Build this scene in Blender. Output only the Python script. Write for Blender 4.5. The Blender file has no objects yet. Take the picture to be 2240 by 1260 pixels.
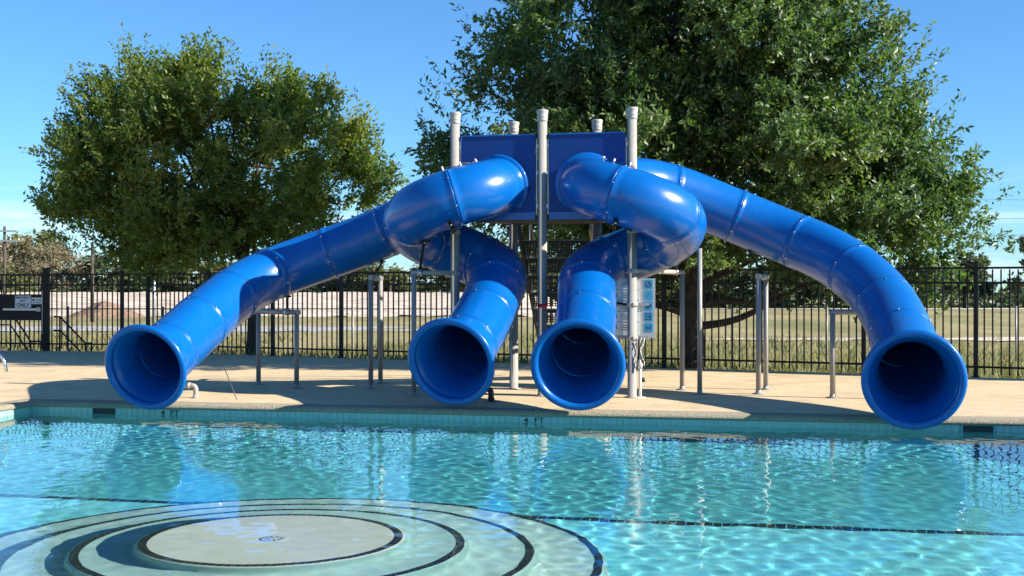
import bpy, math, random
import numpy as np
from mathutils import Vector

# ------------------------------------------------------------------ camera, sky, sun, exposure
S = bpy.context.scene
COL = S.collection
cam_data = bpy.data.cameras.new('camera')
cam = bpy.data.objects.new('camera', cam_data)
COL.objects.link(cam)
cam.location = (0.0, 0.0, 1.44)
cam.rotation_euler = (math.radians(90.106), 0.0, 0.0)
cam_data.sensor_width = 36.0
cam_data.lens = 43.4
cam_data.clip_start = 0.05
cam_data.clip_end = 3000.0
S.camera = cam

SUN_EL, SUN_AZ = math.radians(28.0), math.radians(-17.0)     # azimuth measured from +X towards +Y
sun_dir = Vector((math.cos(SUN_EL)*math.cos(SUN_AZ), math.cos(SUN_EL)*math.sin(SUN_AZ), math.sin(SUN_EL)))
world = bpy.data.worlds.new('World')
S.world = world
world.use_nodes = True
wn, wl = world.node_tree.nodes, world.node_tree.links
wn.clear()
w_out = wn.new('ShaderNodeOutputWorld')
w_bg = wn.new('ShaderNodeBackground')
w_sky = wn.new('ShaderNodeTexSky')
w_sky.sky_type = 'NISHITA'
w_sky.sun_disc = False
w_sky.sun_elevation = SUN_EL
w_sky.sun_rotation = math.radians(107.0)
w_sky.altitude = 100.0
w_sky.air_density = 1.0
w_sky.dust_density = 0.0
w_sky.ozone_density = 6.0
w_bg.inputs['Strength'].default_value = 0.052
# thin bands of cloud lying low over the horizon
w_tc = wn.new('ShaderNodeTexCoord')
w_map = wn.new('ShaderNodeMapping')
w_map.inputs['Scale'].default_value = (3.0, 3.0, 34.0)
w_noise = wn.new('ShaderNodeTexNoise')
w_noise.inputs['Scale'].default_value = 2.2
w_noise.inputs['Detail'].default_value = 6.0
w_noise.inputs['Roughness'].default_value = 0.6
w_ramp = wn.new('ShaderNodeValToRGB')
w_ramp.color_ramp.elements[0].position = 0.50
w_ramp.color_ramp.elements[1].position = 0.78
w_sep = wn.new('ShaderNodeSeparateXYZ')
w_band = wn.new('ShaderNodeMapRange')
w_band.inputs['From Min'].default_value = 0.03
w_band.inputs['From Max'].default_value = 0.10
w_band.inputs['To Min'].default_value = 0.6
w_band.inputs['To Max'].default_value = 0.0
w_mul = wn.new('ShaderNodeMath'); w_mul.operation = 'MULTIPLY'
w_mix = wn.new('ShaderNodeMixRGB')
w_mix.inputs['Color2'].default_value = (12.5, 12.8, 13.4, 1.0)
wl.new(w_tc.outputs['Generated'], w_map.inputs['Vector'])
wl.new(w_map.outputs['Vector'], w_noise.inputs['Vector'])
wl.new(w_noise.outputs['Fac'], w_ramp.inputs['Fac'])
wl.new(w_tc.outputs['Generated'], w_sep.inputs['Vector'])
wl.new(w_sep.outputs['Z'], w_band.inputs['Value'])
wl.new(w_ramp.outputs['Color'], w_mul.inputs[0])
wl.new(w_band.outputs['Result'], w_mul.inputs[1])
wl.new(w_mul.outputs['Value'], w_mix.inputs['Fac'])
w_tint = wn.new('ShaderNodeMixRGB'); w_tint.blend_type = 'MULTIPLY'
w_tint.inputs['Fac'].default_value = 1.0
w_tint.inputs['Color2'].default_value = (0.92, 1.34, 1.60, 1.0)        # phone camera rendering of a clear sky
wl.new(w_sky.outputs['Color'], w_tint.inputs['Color1'])
wl.new(w_tint.outputs['Color'], w_mix.inputs['Color1'])
wl.new(w_mix.outputs['Color'], w_bg.inputs['Color'])
wl.new(w_bg.outputs['Background'], w_out.inputs['Surface'])

sun_data = bpy.data.lights.new('sun', 'SUN')
sun_data.energy = 5.0
sun_data.angle = math.radians(0.53)
sun_data.color = (1.0, 0.94, 0.84)
sun = bpy.data.objects.new('sun', sun_data)
COL.objects.link(sun)
sun.rotation_euler = sun_dir.to_track_quat('Z', 'Y').to_euler()
sun_data.cycles.is_caustics_light = True

S.view_settings.view_transform = 'Standard'
S.view_settings.look = 'None'
S.view_settings.exposure = 1.22
S.view_settings.gamma = 1.0
S.view_settings.use_curve_mapping = False
S.cycles.max_bounces = 10
S.cycles.transmission_bounces = 8
S.cycles.transparent_max_bounces = 12
S.cycles.caustics_refractive = True
S.cycles.caustics_reflective = False
S.cycles.blur_glossy = 0.5
S.cycles.sample_clamp_indirect = 4.0

# ------------------------------------------------------------------ helpers
rng = np.random.default_rng(7)
rnd = random.Random(11)

def props(o, label=None, cat=None, group=None, kind=None):
    if label: o['label'] = label
    if cat: o['category'] = cat
    if group: o['group'] = group
    if kind: o['kind'] = kind
    return o

def thing(name, label, cat, loc=(0, 0, 0), group=None, rotz=0.0):
    o = bpy.data.objects.new(name, None)
    o.empty_display_size = 0.2
    COL.objects.link(o)
    o.location = loc
    o.rotation_euler = (0, 0, rotz)
    return props(o, label, cat, group)

def link(name, me, parent=None):
    o = bpy.data.objects.new(name, me)
    COL.objects.link(o)
    if parent is not None: o.parent = parent
    return o

class MB:
    """collects plain geometry and builds it as ONE mesh object"""
    def __init__(self): self.v, self.f, self.sm = [], [], []
    def add(self, verts, faces, smooth=False):
        b = len(self.v)
        self.v.extend([tuple(p) for p in verts])
        for f in faces:
            self.f.append(tuple(i+b for i in f)); self.sm.append(smooth)
        return self
    def box(self, c, size, ax=None, ay=None, az=None):
        ax = Vector(ax or (1, 0, 0)); ay = Vector(ay or (0, 1, 0)); az = Vector(az or (0, 0, 1))
        c = Vector(c); hx, hy, hz = size[0]/2, size[1]/2, size[2]/2
        P = [c+ax*(sx*hx)+ay*(sy*hy)+az*(sz*hz) for sz in (-1, 1) for sy in (-1, 1) for sx in (-1, 1)]
        return self.add(P, [(0, 2, 3, 1), (4, 5, 7, 6), (0, 1, 5, 4), (2, 6, 7, 3), (0, 4, 6, 2), (1, 3, 7, 5)])
    def bar(self, a, b, w, h=None, up=(0, 0, 1)):
        a, b = Vector(a), Vector(b); d = b-a; L = d.length; d.normalize()
        up = Vector(up)
        if abs(d.dot(up)) > 0.99: up = Vector((0.98, -0.19, 0))
        s = d.cross(up).normalized(); t = s.cross(d).normalized()
        return self.box((a+b)/2, (L, w, h or w), d, s, t)
    def tube(self, pts, r, n=12, cap=True):
        pts = [Vector(p) for p in pts]
        rs = r if isinstance(r, (list, tuple)) else [r]*len(pts)
        V, F = [], []
        prev = None
        for i, p in enumerate(pts):
            t = (pts[min(i+1, len(pts)-1)]-pts[max(i-1, 0)]).normalized()
            if prev is None:
                ref = Vector((0, 0, 1)) if abs(t.z) < 0.95 else Vector((0, 1, 0))
                nn = t.cross(ref).normalized()
            else:
                nn = (prev-t*prev.dot(t)).normalized()
            prev = nn; bb = t.cross(nn)
            for k in range(n):
                a = 2*math.pi*k/n
                V.append(p+nn*(math.cos(a)*rs[i])+bb*(math.sin(a)*rs[i]))
        for i in range(len(pts)-1):
            for k in range(n):
                F.append((i*n+k, i*n+(k+1) % n, (i+1)*n+(k+1) % n, (i+1)*n+k))
        self.add(V, F, True)
        if cap:
            b = len(self.v)-len(V)
            self.f.append(tuple(b+k for k in reversed(range(n)))); self.sm.append(False)
            self.f.append(tuple(b+(len(pts)-1)*n+k for k in range(n))); self.sm.append(False)
        return self
    def lathe(self, c, prof, n=24, axis=(0, 0, 1), smooth=True):
        c = Vector(c); az = Vector(axis).normalized()
        ref = Vector((1, 0, 0)) if abs(az.x) < 0.9 else Vector((0, 1, 0))
        ax = az.cross(ref).normalized(); ay = az.cross(ax)
        V, F = [], []
        for (r, h) in prof:
            for k in range(n):
                a = 2*math.pi*k/n
                V.append(c+az*h+ax*(r*math.cos(a))+ay*(r*math.sin(a)))
        for i in range(len(prof)-1):
            for k in range(n):
                F.append((i*n+k, i*n+(k+1) % n, (i+1)*n+(k+1) % n, (i+1)*n+k))
        self.add(V, F, smooth)
        b = len(self.v)-len(V)
        if prof[-1][0] > 1e-4: self.f.append(tuple(b+(len(prof)-1)*n+k for k in range(n))); self.sm.append(False)
        if prof[0][0] > 1e-4: self.f.append(tuple(b+k for k in reversed(range(n)))); self.sm.append(False)
        return self
    def mesh(self, name, mat, origin=(0, 0, 0)):
        me = bpy.data.meshes.new(name)
        o = Vector(origin)
        me.from_pydata([tuple(Vector(p)-o) for p in self.v], [], self.f)
        me.polygons.foreach_set('use_smooth', self.sm)
        if mat: me.materials.append(mat)
        me.update()
        return me
    def build(self, name, mat, parent=None):
        org = parent_origin(parent)
        return link(name, self.mesh(name, mat, org), parent)

def parent_origin(p):
    o = Vector((0, 0, 0))
    while p is not None:
        o += Vector(p.location); p = p.parent
    return o

# ------------------------------------------------------------------ materials
def mat_new(name):
    m = bpy.data.materials.new(name); m.use_nodes = True
    nt = m.node_tree
    return m, nt, nt.nodes['Principled BSDF']

def N(nt, kind, **kw):
    n = nt.nodes.new(kind)
    for k, v in kw.items():
        if k in n.inputs: n.inputs[k].default_value = v
        else: setattr(n, k, v)
    return n

def ramp(nt, fac, stops):
    r = nt.nodes.new('ShaderNodeValToRGB')
    el = r.color_ramp.elements
    el[0].position, el[0].color = stops[0][0], (*stops[0][1], 1)
    el[1].position, el[1].color = stops[-1][0], (*stops[-1][1], 1)
    for p, c in stops[1:-1]:
        e = el.new(p); e.color = (*c, 1)
    nt.links.new(fac, r.inputs['Fac'])
    return r

def coords(nt, scale=(1, 1, 1), space='position'):
    g = nt.nodes.new('ShaderNodeNewGeometry') if space == 'position' else nt.nodes.new('ShaderNodeTexCoord')
    mp = nt.nodes.new('ShaderNodeMapping'); mp.inputs['Scale'].default_value = scale
    nt.links.new(g.outputs['Position' if space == 'position' else 'Object'], mp.inputs['Vector'])
    return mp.outputs['Vector']

def simple(name, col, rough=0.5, metal=0.0, var=0.12, scale=6.0, bump=0.0, bscale=60.0, rvar=0.1, spec=0.5):
    m, nt, b = mat_new(name)
    vec = coords(nt)
    n = N(nt, 'ShaderNodeTexNoise', Scale=scale, Detail=6.0, Roughness=0.6)
    nt.links.new(vec, n.inputs['Vector'])
    lo = tuple(c*(1-var) for c in col); hi = tuple(min(1, c*(1+var)) for c in col)
    r = ramp(nt, n.outputs['Fac'], [(0.3, lo), (0.7, hi)])
    nt.links.new(r.outputs['Color'], b.inputs['Base Color'])
    b.inputs['Metallic'].default_value = metal
    b.inputs['Specular IOR Level'].default_value = spec
    mr = N(nt, 'ShaderNodeMapRange'); mr.inputs['To Min'].default_value = max(0.02, rough-rvar); mr.inputs['To Max'].default_value = min(1, rough+rvar)
    nt.links.new(n.outputs['Fac'], mr.inputs['Value']); nt.links.new(mr.outputs['Result'], b.inputs['Roughness'])
    if bump:
        n2 = N(nt, 'ShaderNodeTexNoise', Scale=bscale, Detail=4.0)
        nt.links.new(vec, n2.inputs['Vector'])
        bp = N(nt, 'ShaderNodeBump', Strength=bump, Distance=0.02)
        nt.links.new(n2.outputs['Fac'], bp.inputs['Height']); nt.links.new(bp.outputs['Normal'], b.inputs['Normal'])
    return m

def mat_plastic():
    m, nt, b = mat_new('blue_slide_plastic')
    vec = coords(nt)
    n = N(nt, 'ShaderNodeTexNoise', Scale=1.3, Detail=5.0, Roughness=0.6)
    nt.links.new(vec, n.inputs['Vector'])
    r = ramp(nt, n.outputs['Fac'], [(0.3, (0.0003, 0.092, 0.340)), (0.7, (0.0004, 0.106, 0.390))])
    st = N(nt, 'ShaderNodeTexNoise', Scale=7.0, Detail=7.0, Roughness=0.7)
    nt.links.new(coords(nt, (1.0, 1.0, 0.16)), st.inputs['Vector'])
    wr = ramp(nt, st.outputs['Fac'], [(0.56, (0, 0, 0)), (0.78, (0.16, 0.16, 0.16))])
    wm = N(nt, 'ShaderNodeMixRGB'); wm.inputs['Color2'].default_value = (0.06, 0.18, 0.44, 1)
    nt.links.new(wr.outputs['Color'], wm.inputs['Fac']); nt.links.new(r.outputs['Color'], wm.inputs['Color1'])
    nt.links.new(wm.outputs['Color'], b.inputs['Base Color'])
    n2 = N(nt, 'ShaderNodeTexNoise', Scale=9.0, Detail=8.0, Roughness=0.7)
    nt.links.new(vec, n2.inputs['Vector'])
    mr = N(nt, 'ShaderNodeMapRange'); mr.inputs['To Min'].default_value = 0.20; mr.inputs['To Max'].default_value = 0.36
    b.inputs['Coat Weight'].default_value = 0.25; b.inputs['Specular IOR Level'].default_value = 0.4; b.inputs['Coat Roughness'].default_value = 0.07
    nt.links.new(n2.outputs['Fac'], mr.inputs['Value']); nt.links.new(mr.outputs['Result'], b.inputs['Roughness'])
    bp = N(nt, 'ShaderNodeBump', Strength=0.03, Distance=0.02)
    nt.links.new(n.outputs['Fac'], bp.inputs['Height']); nt.links.new(bp.outputs['Normal'], b.inputs['Normal'])
    return m

def mat_deck():
    m, nt, b = mat_new('exposed_aggregate_deck')
    vec = coords(nt)
    big = N(nt, 'ShaderNodeTexNoise', Scale=0.7, Detail=6.0, Roughness=0.65)
    fine = N(nt, 'ShaderNodeTexNoise', Scale=38.0, Detail=4.0, Roughness=0.7)
    vor = N(nt, 'ShaderNodeTexVoronoi', Scale=55.0)
    for q in (big, fine, vor): nt.links.new(vec, q.inputs['Vector'])
    r1 = ramp(nt, big.outputs['Fac'], [(0.3, (0.54, 0.415, 0.245)), (0.7, (0.65, 0.505, 0.305))])
    r2 = ramp(nt, fine.outputs['Fac'], [(0.3, (0.70, 0.68, 0.64)), (0.52, (1, 1, 1)), (0.75, (1.12, 1.08, 1.0))])
    mx = N(nt, 'ShaderNodeMixRGB', blend_type='MULTIPLY'); mx.inputs['Fac'].default_value = 0.85
    nt.links.new(r1.outputs['Color'], mx.inputs['Color1']); nt.links.new(r2.outputs['Color'], mx.inputs['Color2'])
    sn = N(nt, 'ShaderNodeTexNoise', Scale=2.3, Detail=9.0, Roughness=0.75, Distortion=0.6); nt.links.new(vec, sn.inputs['Vector'])
    sr = ramp(nt, sn.outputs['Fac'], [(0.36, (0.80, 0.77, 0.72)), (0.50, (1, 1, 1)), (0.72, (1.05, 1.04, 1.02))])
    sp = N(nt, 'ShaderNodeTexNoise', Scale=11.0, Detail=2.0); nt.links.new(vec, sp.inputs['Vector'])
    pr = ramp(nt, sp.outputs['Fac'], [(0.235, (0.55, 0.50, 0.45)), (0.27, (1, 1, 1))])
    m2 = N(nt, 'ShaderNodeMixRGB', blend_type='MULTIPLY'); m2.inputs['Fac'].default_value = 1.0
    m3 = N(nt, 'ShaderNodeMixRGB', blend_type='MULTIPLY'); m3.inputs['Fac'].default_value = 1.0
    nt.links.new(mx.outputs['Color'], m2.inputs['Color1']); nt.links.new(sr.outputs['Color'], m2.inputs['Color2'])
    nt.links.new(m2.outputs['Color'], m3.inputs['Color1']); nt.links.new(pr.outputs['Color'], m3.inputs['Color2'])
    nt.links.new(m3.outputs['Color'], b.inputs['Base Color'])
    b.inputs['Roughness'].default_value = 0.85
    bp = N(nt, 'ShaderNodeBump', Strength=0.5, Distance=0.006)
    nt.links.new(vor.outputs['Distance'], bp.inputs['Height']); nt.links.new(bp.outputs['Normal'], b.inputs['Normal'])
    return m

def mat_plaster(name, lo, hi):
    m, nt, b = mat_new(name)
    vec = coords(nt)
    big = N(nt, 'ShaderNodeTexNoise', Scale=1.4, Detail=8.0, Roughness=0.7)
    spots = N(nt, 'ShaderNodeTexNoise', Scale=16.0, Detail=6.0, Roughness=0.75)
    for q in (big, spots): nt.links.new(vec, q.inputs['Vector'])
    r1 = ramp(nt, big.outputs['Fac'], [(0.28, lo), (0.72, hi)])
    r2 = ramp(nt, spots.outputs['Fac'], [(0.24, (0.42, 0.42, 0.38)), (0.36, (0.93, 0.93, 0.92)), (0.7, (1, 1, 1))])
    mx = N(nt, 'ShaderNodeMixRGB', blend_type='MULTIPLY'); mx.inputs['Fac'].default_value = 0.8
    nt.links.new(r1.outputs['Color'], mx.inputs['Color1']); nt.links.new(r2.outputs['Color'], mx.inputs['Color2'])
    nt.links.new(mx.outputs['Color'], b.inputs['Base Color'])
    b.inputs['Roughness'].default_value = 0.7
    return m

def mat_water():
    m, nt, b = mat_new('pool_water')
    b.inputs['Base Color'].default_value = (0.78, 0.98, 0.985, 1)
    b.inputs['Roughness'].default_value = 0.0
    b.inputs['IOR'].default_value = 1.333
    b.inputs['Transmission Weight'].default_value = 1.0
    return m

def mat_leaf(name, stops, trans=0.35, rough=0.45):
    m = bpy.data.materials.new(name); m.use_nodes = True
    nt = m.node_tree; b = nt.nodes['Principled BSDF']; out = nt.nodes['Material Output']
    a = nt.nodes.new('ShaderNodeAttribute'); a.attribute_name = 'tint'
    r = ramp(nt, a.outputs['Fac'], stops)
    nt.links.new(r.outputs['Color'], b.inputs['Base Color'])
    b.inputs['Roughness'].default_value = rough
    t = nt.nodes.new('ShaderNodeBsdfTranslucent')
    mu = N(nt, 'ShaderNodeMixRGB', blend_type='MULTIPLY'); mu.inputs['Fac'].default_value = 1.0
    mu.inputs['Color2'].default_value = (1.5, 1.7, 0.6, 1)
    nt.links.new(r.outputs['Color'], mu.inputs['Color1']); nt.links.new(mu.outputs['Color'], t.inputs['Color'])
    mx = nt.nodes.new('ShaderNodeMixShader'); mx.inputs['Fac'].default_value = trans
    nt.links.new(b.outputs['BSDF'], mx.inputs[1]); nt.links.new(t.outputs['BSDF'], mx.inputs[2])
    nt.links.new(mx.outputs['Shader'], out.inputs['Surface'])
    return m

def mat_two(name, c1, c2, scale, stretch=(1, 1, 1), rough=0.9, detail=8.0, c3=None, bump=0.0):
    m, nt, b = mat_new(name)
    vec = coords(nt, stretch)
    n = N(nt, 'ShaderNodeTexNoise', Scale=scale, Detail=detail, Roughness=0.7)
    nt.links.new(vec, n.inputs['Vector'])
    st = [(0.32, c1), (0.68, c2)] if c3 is None else [(0.3, c1), (0.5, c2), (0.68, c3)]
    r = ramp(nt, n.outputs['Fac'], st)
    nt.links.new(r.outputs['Color'], b.inputs['Base Color'])
    b.inputs['Roughness'].default_value = rough
    b.inputs['Specular IOR Level'].default_value = 0.2
    if bump:
        bp = N(nt, 'ShaderNodeBump', Strength=bump, Distance=0.1)
        nt.links.new(n.outputs['Fac'], bp.inputs['Height']); nt.links.new(bp.outputs['Normal'], b.inputs['Normal'])
    return m

M = {}
M['plastic'] = mat_plastic()
M['panel'] = simple('blue_panel_plastic', (0.0008, 0.040, 0.20), 0.5, var=0.06, scale=2.0, spec=0.3)
M['deck'] = mat_deck()
M['coping'] = mat_two('rough_stone_coping', (0.30, 0.26, 0.18), (0.52, 0.44, 0.31), 42.0, c3=(0.60, 0.53, 0.40), bump=0.9)
M['plaster'] = mat_plaster('pale_step_plaster', (0.78, 0.73, 0.60), (0.90, 0.86, 0.72))
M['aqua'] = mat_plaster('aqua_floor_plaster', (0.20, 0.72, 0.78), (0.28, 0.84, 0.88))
M['step_water_tint'] = mat_plaster('water_tinted_step_plaster', (0.46, 0.66, 0.60), (0.58, 0.78, 0.70))  # aqua painted in for light the water absorbs over the lower steps
M['deep'] = mat_plaster('depth_absorption_plaster', (0.10, 0.50, 0.54), (0.155, 0.60, 0.63))  # darker teal stands in for light absorbed by deeper water
M['wall_teal'] = mat_plaster('teal_wall_plaster', (0.10, 0.36, 0.40), (0.15, 0.45, 0.48))
M['water'] = mat_water()
M['white_tile'] = simple('pale_glazed_tile', (0.27, 0.44, 0.41), 0.18, var=0.10, scale=9.0)
M['grout'] = simple('grey_grout', (0.30, 0.33, 0.32), 0.9)
M['black_tile'] = simple('black_glazed_tile', (0.022, 0.026, 0.028), 0.25, var=0.5, scale=14.0)
M['dark'] = simple('painted_opening_shade', (0.015, 0.018, 0.017), 0.6)  # near-black painted in for the shade inside the skimmers
M['black_metal'] = simple('black_powder_coat', (0.008, 0.008, 0.009), 0.5, var=0.3, spec=0.25)
M['grey_paint'] = simple('warm_grey_post_paint', (0.34, 0.32, 0.285), 0.42, var=0.08, scale=4.0)
M['dark_grey_paint'] = simple('grey_support_paint', (0.27, 0.255, 0.24), 0.42, var=0.12, scale=5.0)
M['galv'] = simple('galvanised_steel', (0.46, 0.47, 0.47), 0.38, metal=0.7, var=0.15)
M['steel'] = simple('polished_steel', (0.75, 0.75, 0.74), 0.12, metal=1.0, var=0.05, rvar=0.04)
M['white_plastic'] = simple('white_plastic', (0.72, 0.71, 0.68), 0.4, var=0.06)
M['pvc_dark'] = simple('dark_weathered_pipe', (0.035, 0.036, 0.04), 0.5, var=0.3)
M['red'] = simple('red_tape', (0.38, 0.02, 0.03), 0.5)
M['sign_white'] = simple('white_sign_face', (0.66, 0.66, 0.63), 0.45, var=0.05)
M['sign_grey'] = simple('worn_grey_sign_face', (0.50, 0.50, 0.48), 0.5, var=0.10)
M['sign_blue'] = simple('sign_icon_blue', (0.05, 0.30, 0.48), 0.4, var=0.05)
M['ink'] = simple('black_print', (0.015, 0.015, 0.016), 0.6)
M['ink_grey'] = simple('grey_print', (0.16, 0.16, 0.16), 0.6)
M['tread'] = simple('dark_coated_tread', (0.02, 0.021, 0.024), 0.55, var=0.2)
M['stringer'] = simple('beige_stringer_paint', (0.50, 0.42, 0.31), 0.5, var=0.1)
M['bark'] = mat_two('dark_ridged_bark', (0.035, 0.028, 0.022), (0.12, 0.10, 0.08), 14.0, (1, 1, 0.25), bump=0.8)
def mat_field():
    m, nt, b = mat_new('dry_field_grass')
    v1, v2 = coords(nt, (1, 0.35, 1)), coords(nt, (1.6, 0.5, 1))
    n1 = N(nt, 'ShaderNodeTexNoise', Scale=0.16, Detail=5.0, Roughness=0.6)
    n2 = N(nt, 'ShaderNodeTexNoise', Scale=2.6, Detail=8.0, Roughness=0.8)
    nt.links.new(v1, n1.inputs['Vector']); nt.links.new(v2, n2.inputs['Vector'])
    r1 = ramp(nt, n1.outputs['Fac'], [(0.3, (0.17, 0.17, 0.075)), (0.48, (0.27, 0.24, 0.115)), (0.62, (0.36, 0.30, 0.165)), (0.72, (0.20, 0.195, 0.085))])
    r2 = ramp(nt, n2.outputs['Fac'], [(0.34, (0.42, 0.46, 0.34)), (0.5, (0.95, 0.95, 0.9)), (0.66, (1.35, 1.25, 1.1))])
    mx = N(nt, 'ShaderNodeMixRGB', blend_type='MULTIPLY'); mx.inputs['Fac'].default_value = 0.9
    nt.links.new(r1.outputs['Color'], mx.inputs['Color1']); nt.links.new(r2.outputs['Color'], mx.inputs['Color2'])
    nt.links.new(mx.outputs['Color'], b.inputs['Base Color'])
    b.inputs['Roughness'].default_value = 0.95; b.inputs['Specular IOR Level'].default_value = 0.1
    return m
M['field'] = mat_field()
M['bank'] = mat_two('pale_rubble_bank', (0.30, 0.23, 0.17), (0.55, 0.46, 0.36), 0.9, (0.45, 1, 2.2), c3=(0.70, 0.62, 0.52), bump=0.6)
M['mound'] = mat_two('brown_soil', (0.16, 0.10, 0.065), (0.36, 0.25, 0.17), 2.2, bump=0.6)
M['grey_path'] = mat_two('grey_gravel', (0.30, 0.29, 0.28), (0.46, 0.45, 0.43), 1.4)
M['leaf_big'] = mat_leaf('oak_leaf', [(0.0, (0.048, 0.092, 0.034)), (0.5, (0.096, 0.155, 0.050)), (0.85, (0.160, 0.200, 0.056)), (1.0, (0.21, 0.20, 0.06))], 0.4)
M['leaf_left'] = mat_leaf('yellowing_oak_leaf', [(0.0, (0.075, 0.130, 0.034)), (0.45, (0.150, 0.200, 0.042)), (0.8, (0.225, 0.225, 0.048)), (1.0, (0.26, 0.19, 0.055))], 0.5)
M['leaf_dark'] = mat_leaf('distant_dark_leaf', [(0.0, (0.05, 0.075, 0.04)), (1.0, (0.10, 0.13, 0.065))], 0.25)
M['leaf_olive'] = mat_leaf('distant_olive_leaf', [(0.0, (0.09, 0.11, 0.045)), (1.0, (0.18, 0.18, 0.075))], 0.3)
M['leaf_brown'] = mat_leaf('distant_brown_leaf', [(0.0, (0.15, 0.13, 0.085)), (1.0, (0.28, 0.235, 0.15))], 0.25)
M['blade'] = mat_leaf('grass_blade', [(0.0, (0.08, 0.095, 0.035)), (0.5, (0.20, 0.185, 0.08)), (1.0, (0.40, 0.33, 0.18))], 0.3, 0.7)

# ------------------------------------------------------------------ pool frame: u runs along the far edge, v towards the viewer
U = Vector((0.9814, -0.1921, 0)).normalized()
Vv = Vector((-0.1921, -0.9814, 0)).normalized()
ORG = Vector((0, 14.83, 0))
def PW(u, v, z=0.0):
    return ORG+U*u+Vv*v+Vector((0, 0, z))
U0, U1, V1 = -6.36, 9.6, 13.4
WATER_Z = -0.137
CC = Vector((-1.53, 7.90, 0))                                   # centre of the round stepped platform
RINGS = [(0.85, WATER_Z-0.022), (1.25, WATER_Z-0.20), (1.69, WATER_Z-0.40), (2.13, WATER_Z-0.58)]
LINE_V = 5.22
def floor_z(u, v):
    d = 0.80 if v > LINE_V else 0.80+0.42*min(1.0, (LINE_V-v)/4.6)
    return WATER_Z-d

# ---- deck (sheets round the pool), fence line, field
F0, F1, F2 = Vector((-17.0, 30.5, 0)), Vector((-8.49, 28.8, 0)), Vector((12.54, 17.95, 0))
def build_deck():
    mb = MB()
    c = 0.30
    far_l, far_r = PW(U0-c, -c), PW(U1+c, -c)
    mb.add([PW(-26, -c), far_l, far_r, PW(26, -c), F2+Vector((12, -6.2, 0)), F2, F1, F0, Vector((-34, 33.6, 0))], [tuple(range(9))])
    mb.add([PW(-26, V1+c), PW(U0-c, V1+c), far_l, PW(-26, -c)], [(0, 1, 2, 3)])
    mb.add([PW(U1+c, V1+c), PW(26, V1+c), PW(26, -c), far_r], [(0, 1, 2, 3)])
    mb.add([PW(-26, 40), PW(26, 40), PW(26, V1+c), PW(U1+c, V1+c), PW(U0-c, V1+c), PW(-26, V1+c)], [(0, 1, 2, 3, 4, 5)])
    # a visible slab edge under the fence line
    for a, b in ((F0, F1), (F1, F2)):
        mb.add([a, b, b-Vector((0, 0, 0.35)), a-Vector((0, 0, 0.35))], [(0, 1, 2, 3)])
    o = mb.build('pool_deck', M['deck'])
    return props(o, 'beige exposed aggregate pool deck around the water', 'deck', kind='structure')
build_deck()

def build_coping():
    # bullnose profile swept round the pool edge; (offset outwards, z)
    prof = [(0.30, 0.0), (0.10, 0.002), (0.02, 0.002), (-0.012, -0.006), (-0.03, -0.028), (-0.034, -0.045), (-0.026, -0.062), (0.0, -0.070), (0.02, -0.070)]
    mb = MB()
    def corner(i, off, z):
        u = (U0-off) if i in (0, 3) else (U1+off)
        v = (-off) if i in (0, 1) else (V1+off)
        return PW(u, v, z)
    V, F = [], []
    n = len(prof)
    for i in range(4):
        for (o, z) in prof: V.append(corner(i, o, z))
    for i in range(4):
        j = (i+1) % 4
        for k in range(n-1): F.append((i*n+k, j*n+k, j*n+k+1, i*n+k+1))
    mb.add(V, F)
    o = mb.build('pool_coping', M['coping'])
    return props(o, 'rough rounded stone coping along the pool edge', 'coping', kind='structure')
build_coping()

def build_pool_shell():
    # floor as a grid in (u,v) plus walls
    mb = MB()
    us = np.linspace(U0, U1, 30); vs = [0, 0.6, 1.2, 1.8, 2.4, 3.0, 3.6, 4.2, 4.7, LINE_V, 6, 8, 10, 12, V1]
    V = [PW(u, v, floor_z(u, v)) for v in vs for u in us]
    F = [(j*30+i, (j+1)*30+i, (j+1)*30+i+1, j*30+i+1) for j in range(len(vs)-1) for i in range(29)]
    mb.add(V, F)
    fl = mb.build('pool_floor', M['aqua'])
    fl.data.materials.append(M['deep'])                          # sloping deep end: light absorbed by depth painted in as darker teal, up to the black tile line
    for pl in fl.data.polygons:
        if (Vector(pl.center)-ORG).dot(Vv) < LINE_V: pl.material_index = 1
    props(fl, 'pale plaster pool floor under the water', 'pool floor', kind='structure')
    mb = MB()
    cs = [(U0, 0), (U1, 0), (U1, V1), (U0, V1)]
    for i in range(4):
        a, b = cs[i], cs[(i+1) % 4]
        mb.add([PW(*a, -0.069), PW(*b, -0.069), PW(*b, -1.6), PW(*a, -1.6)], [(0, 1, 2, 3)])
    w = mb.build('pool_wall', M['wall_teal'])
    props(w, 'pool wall below the coping with a band of pale tiles', 'pool wall', kind='structure')
    return fl, w
pool_floor, pool_wall = build_pool_shell()

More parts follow.
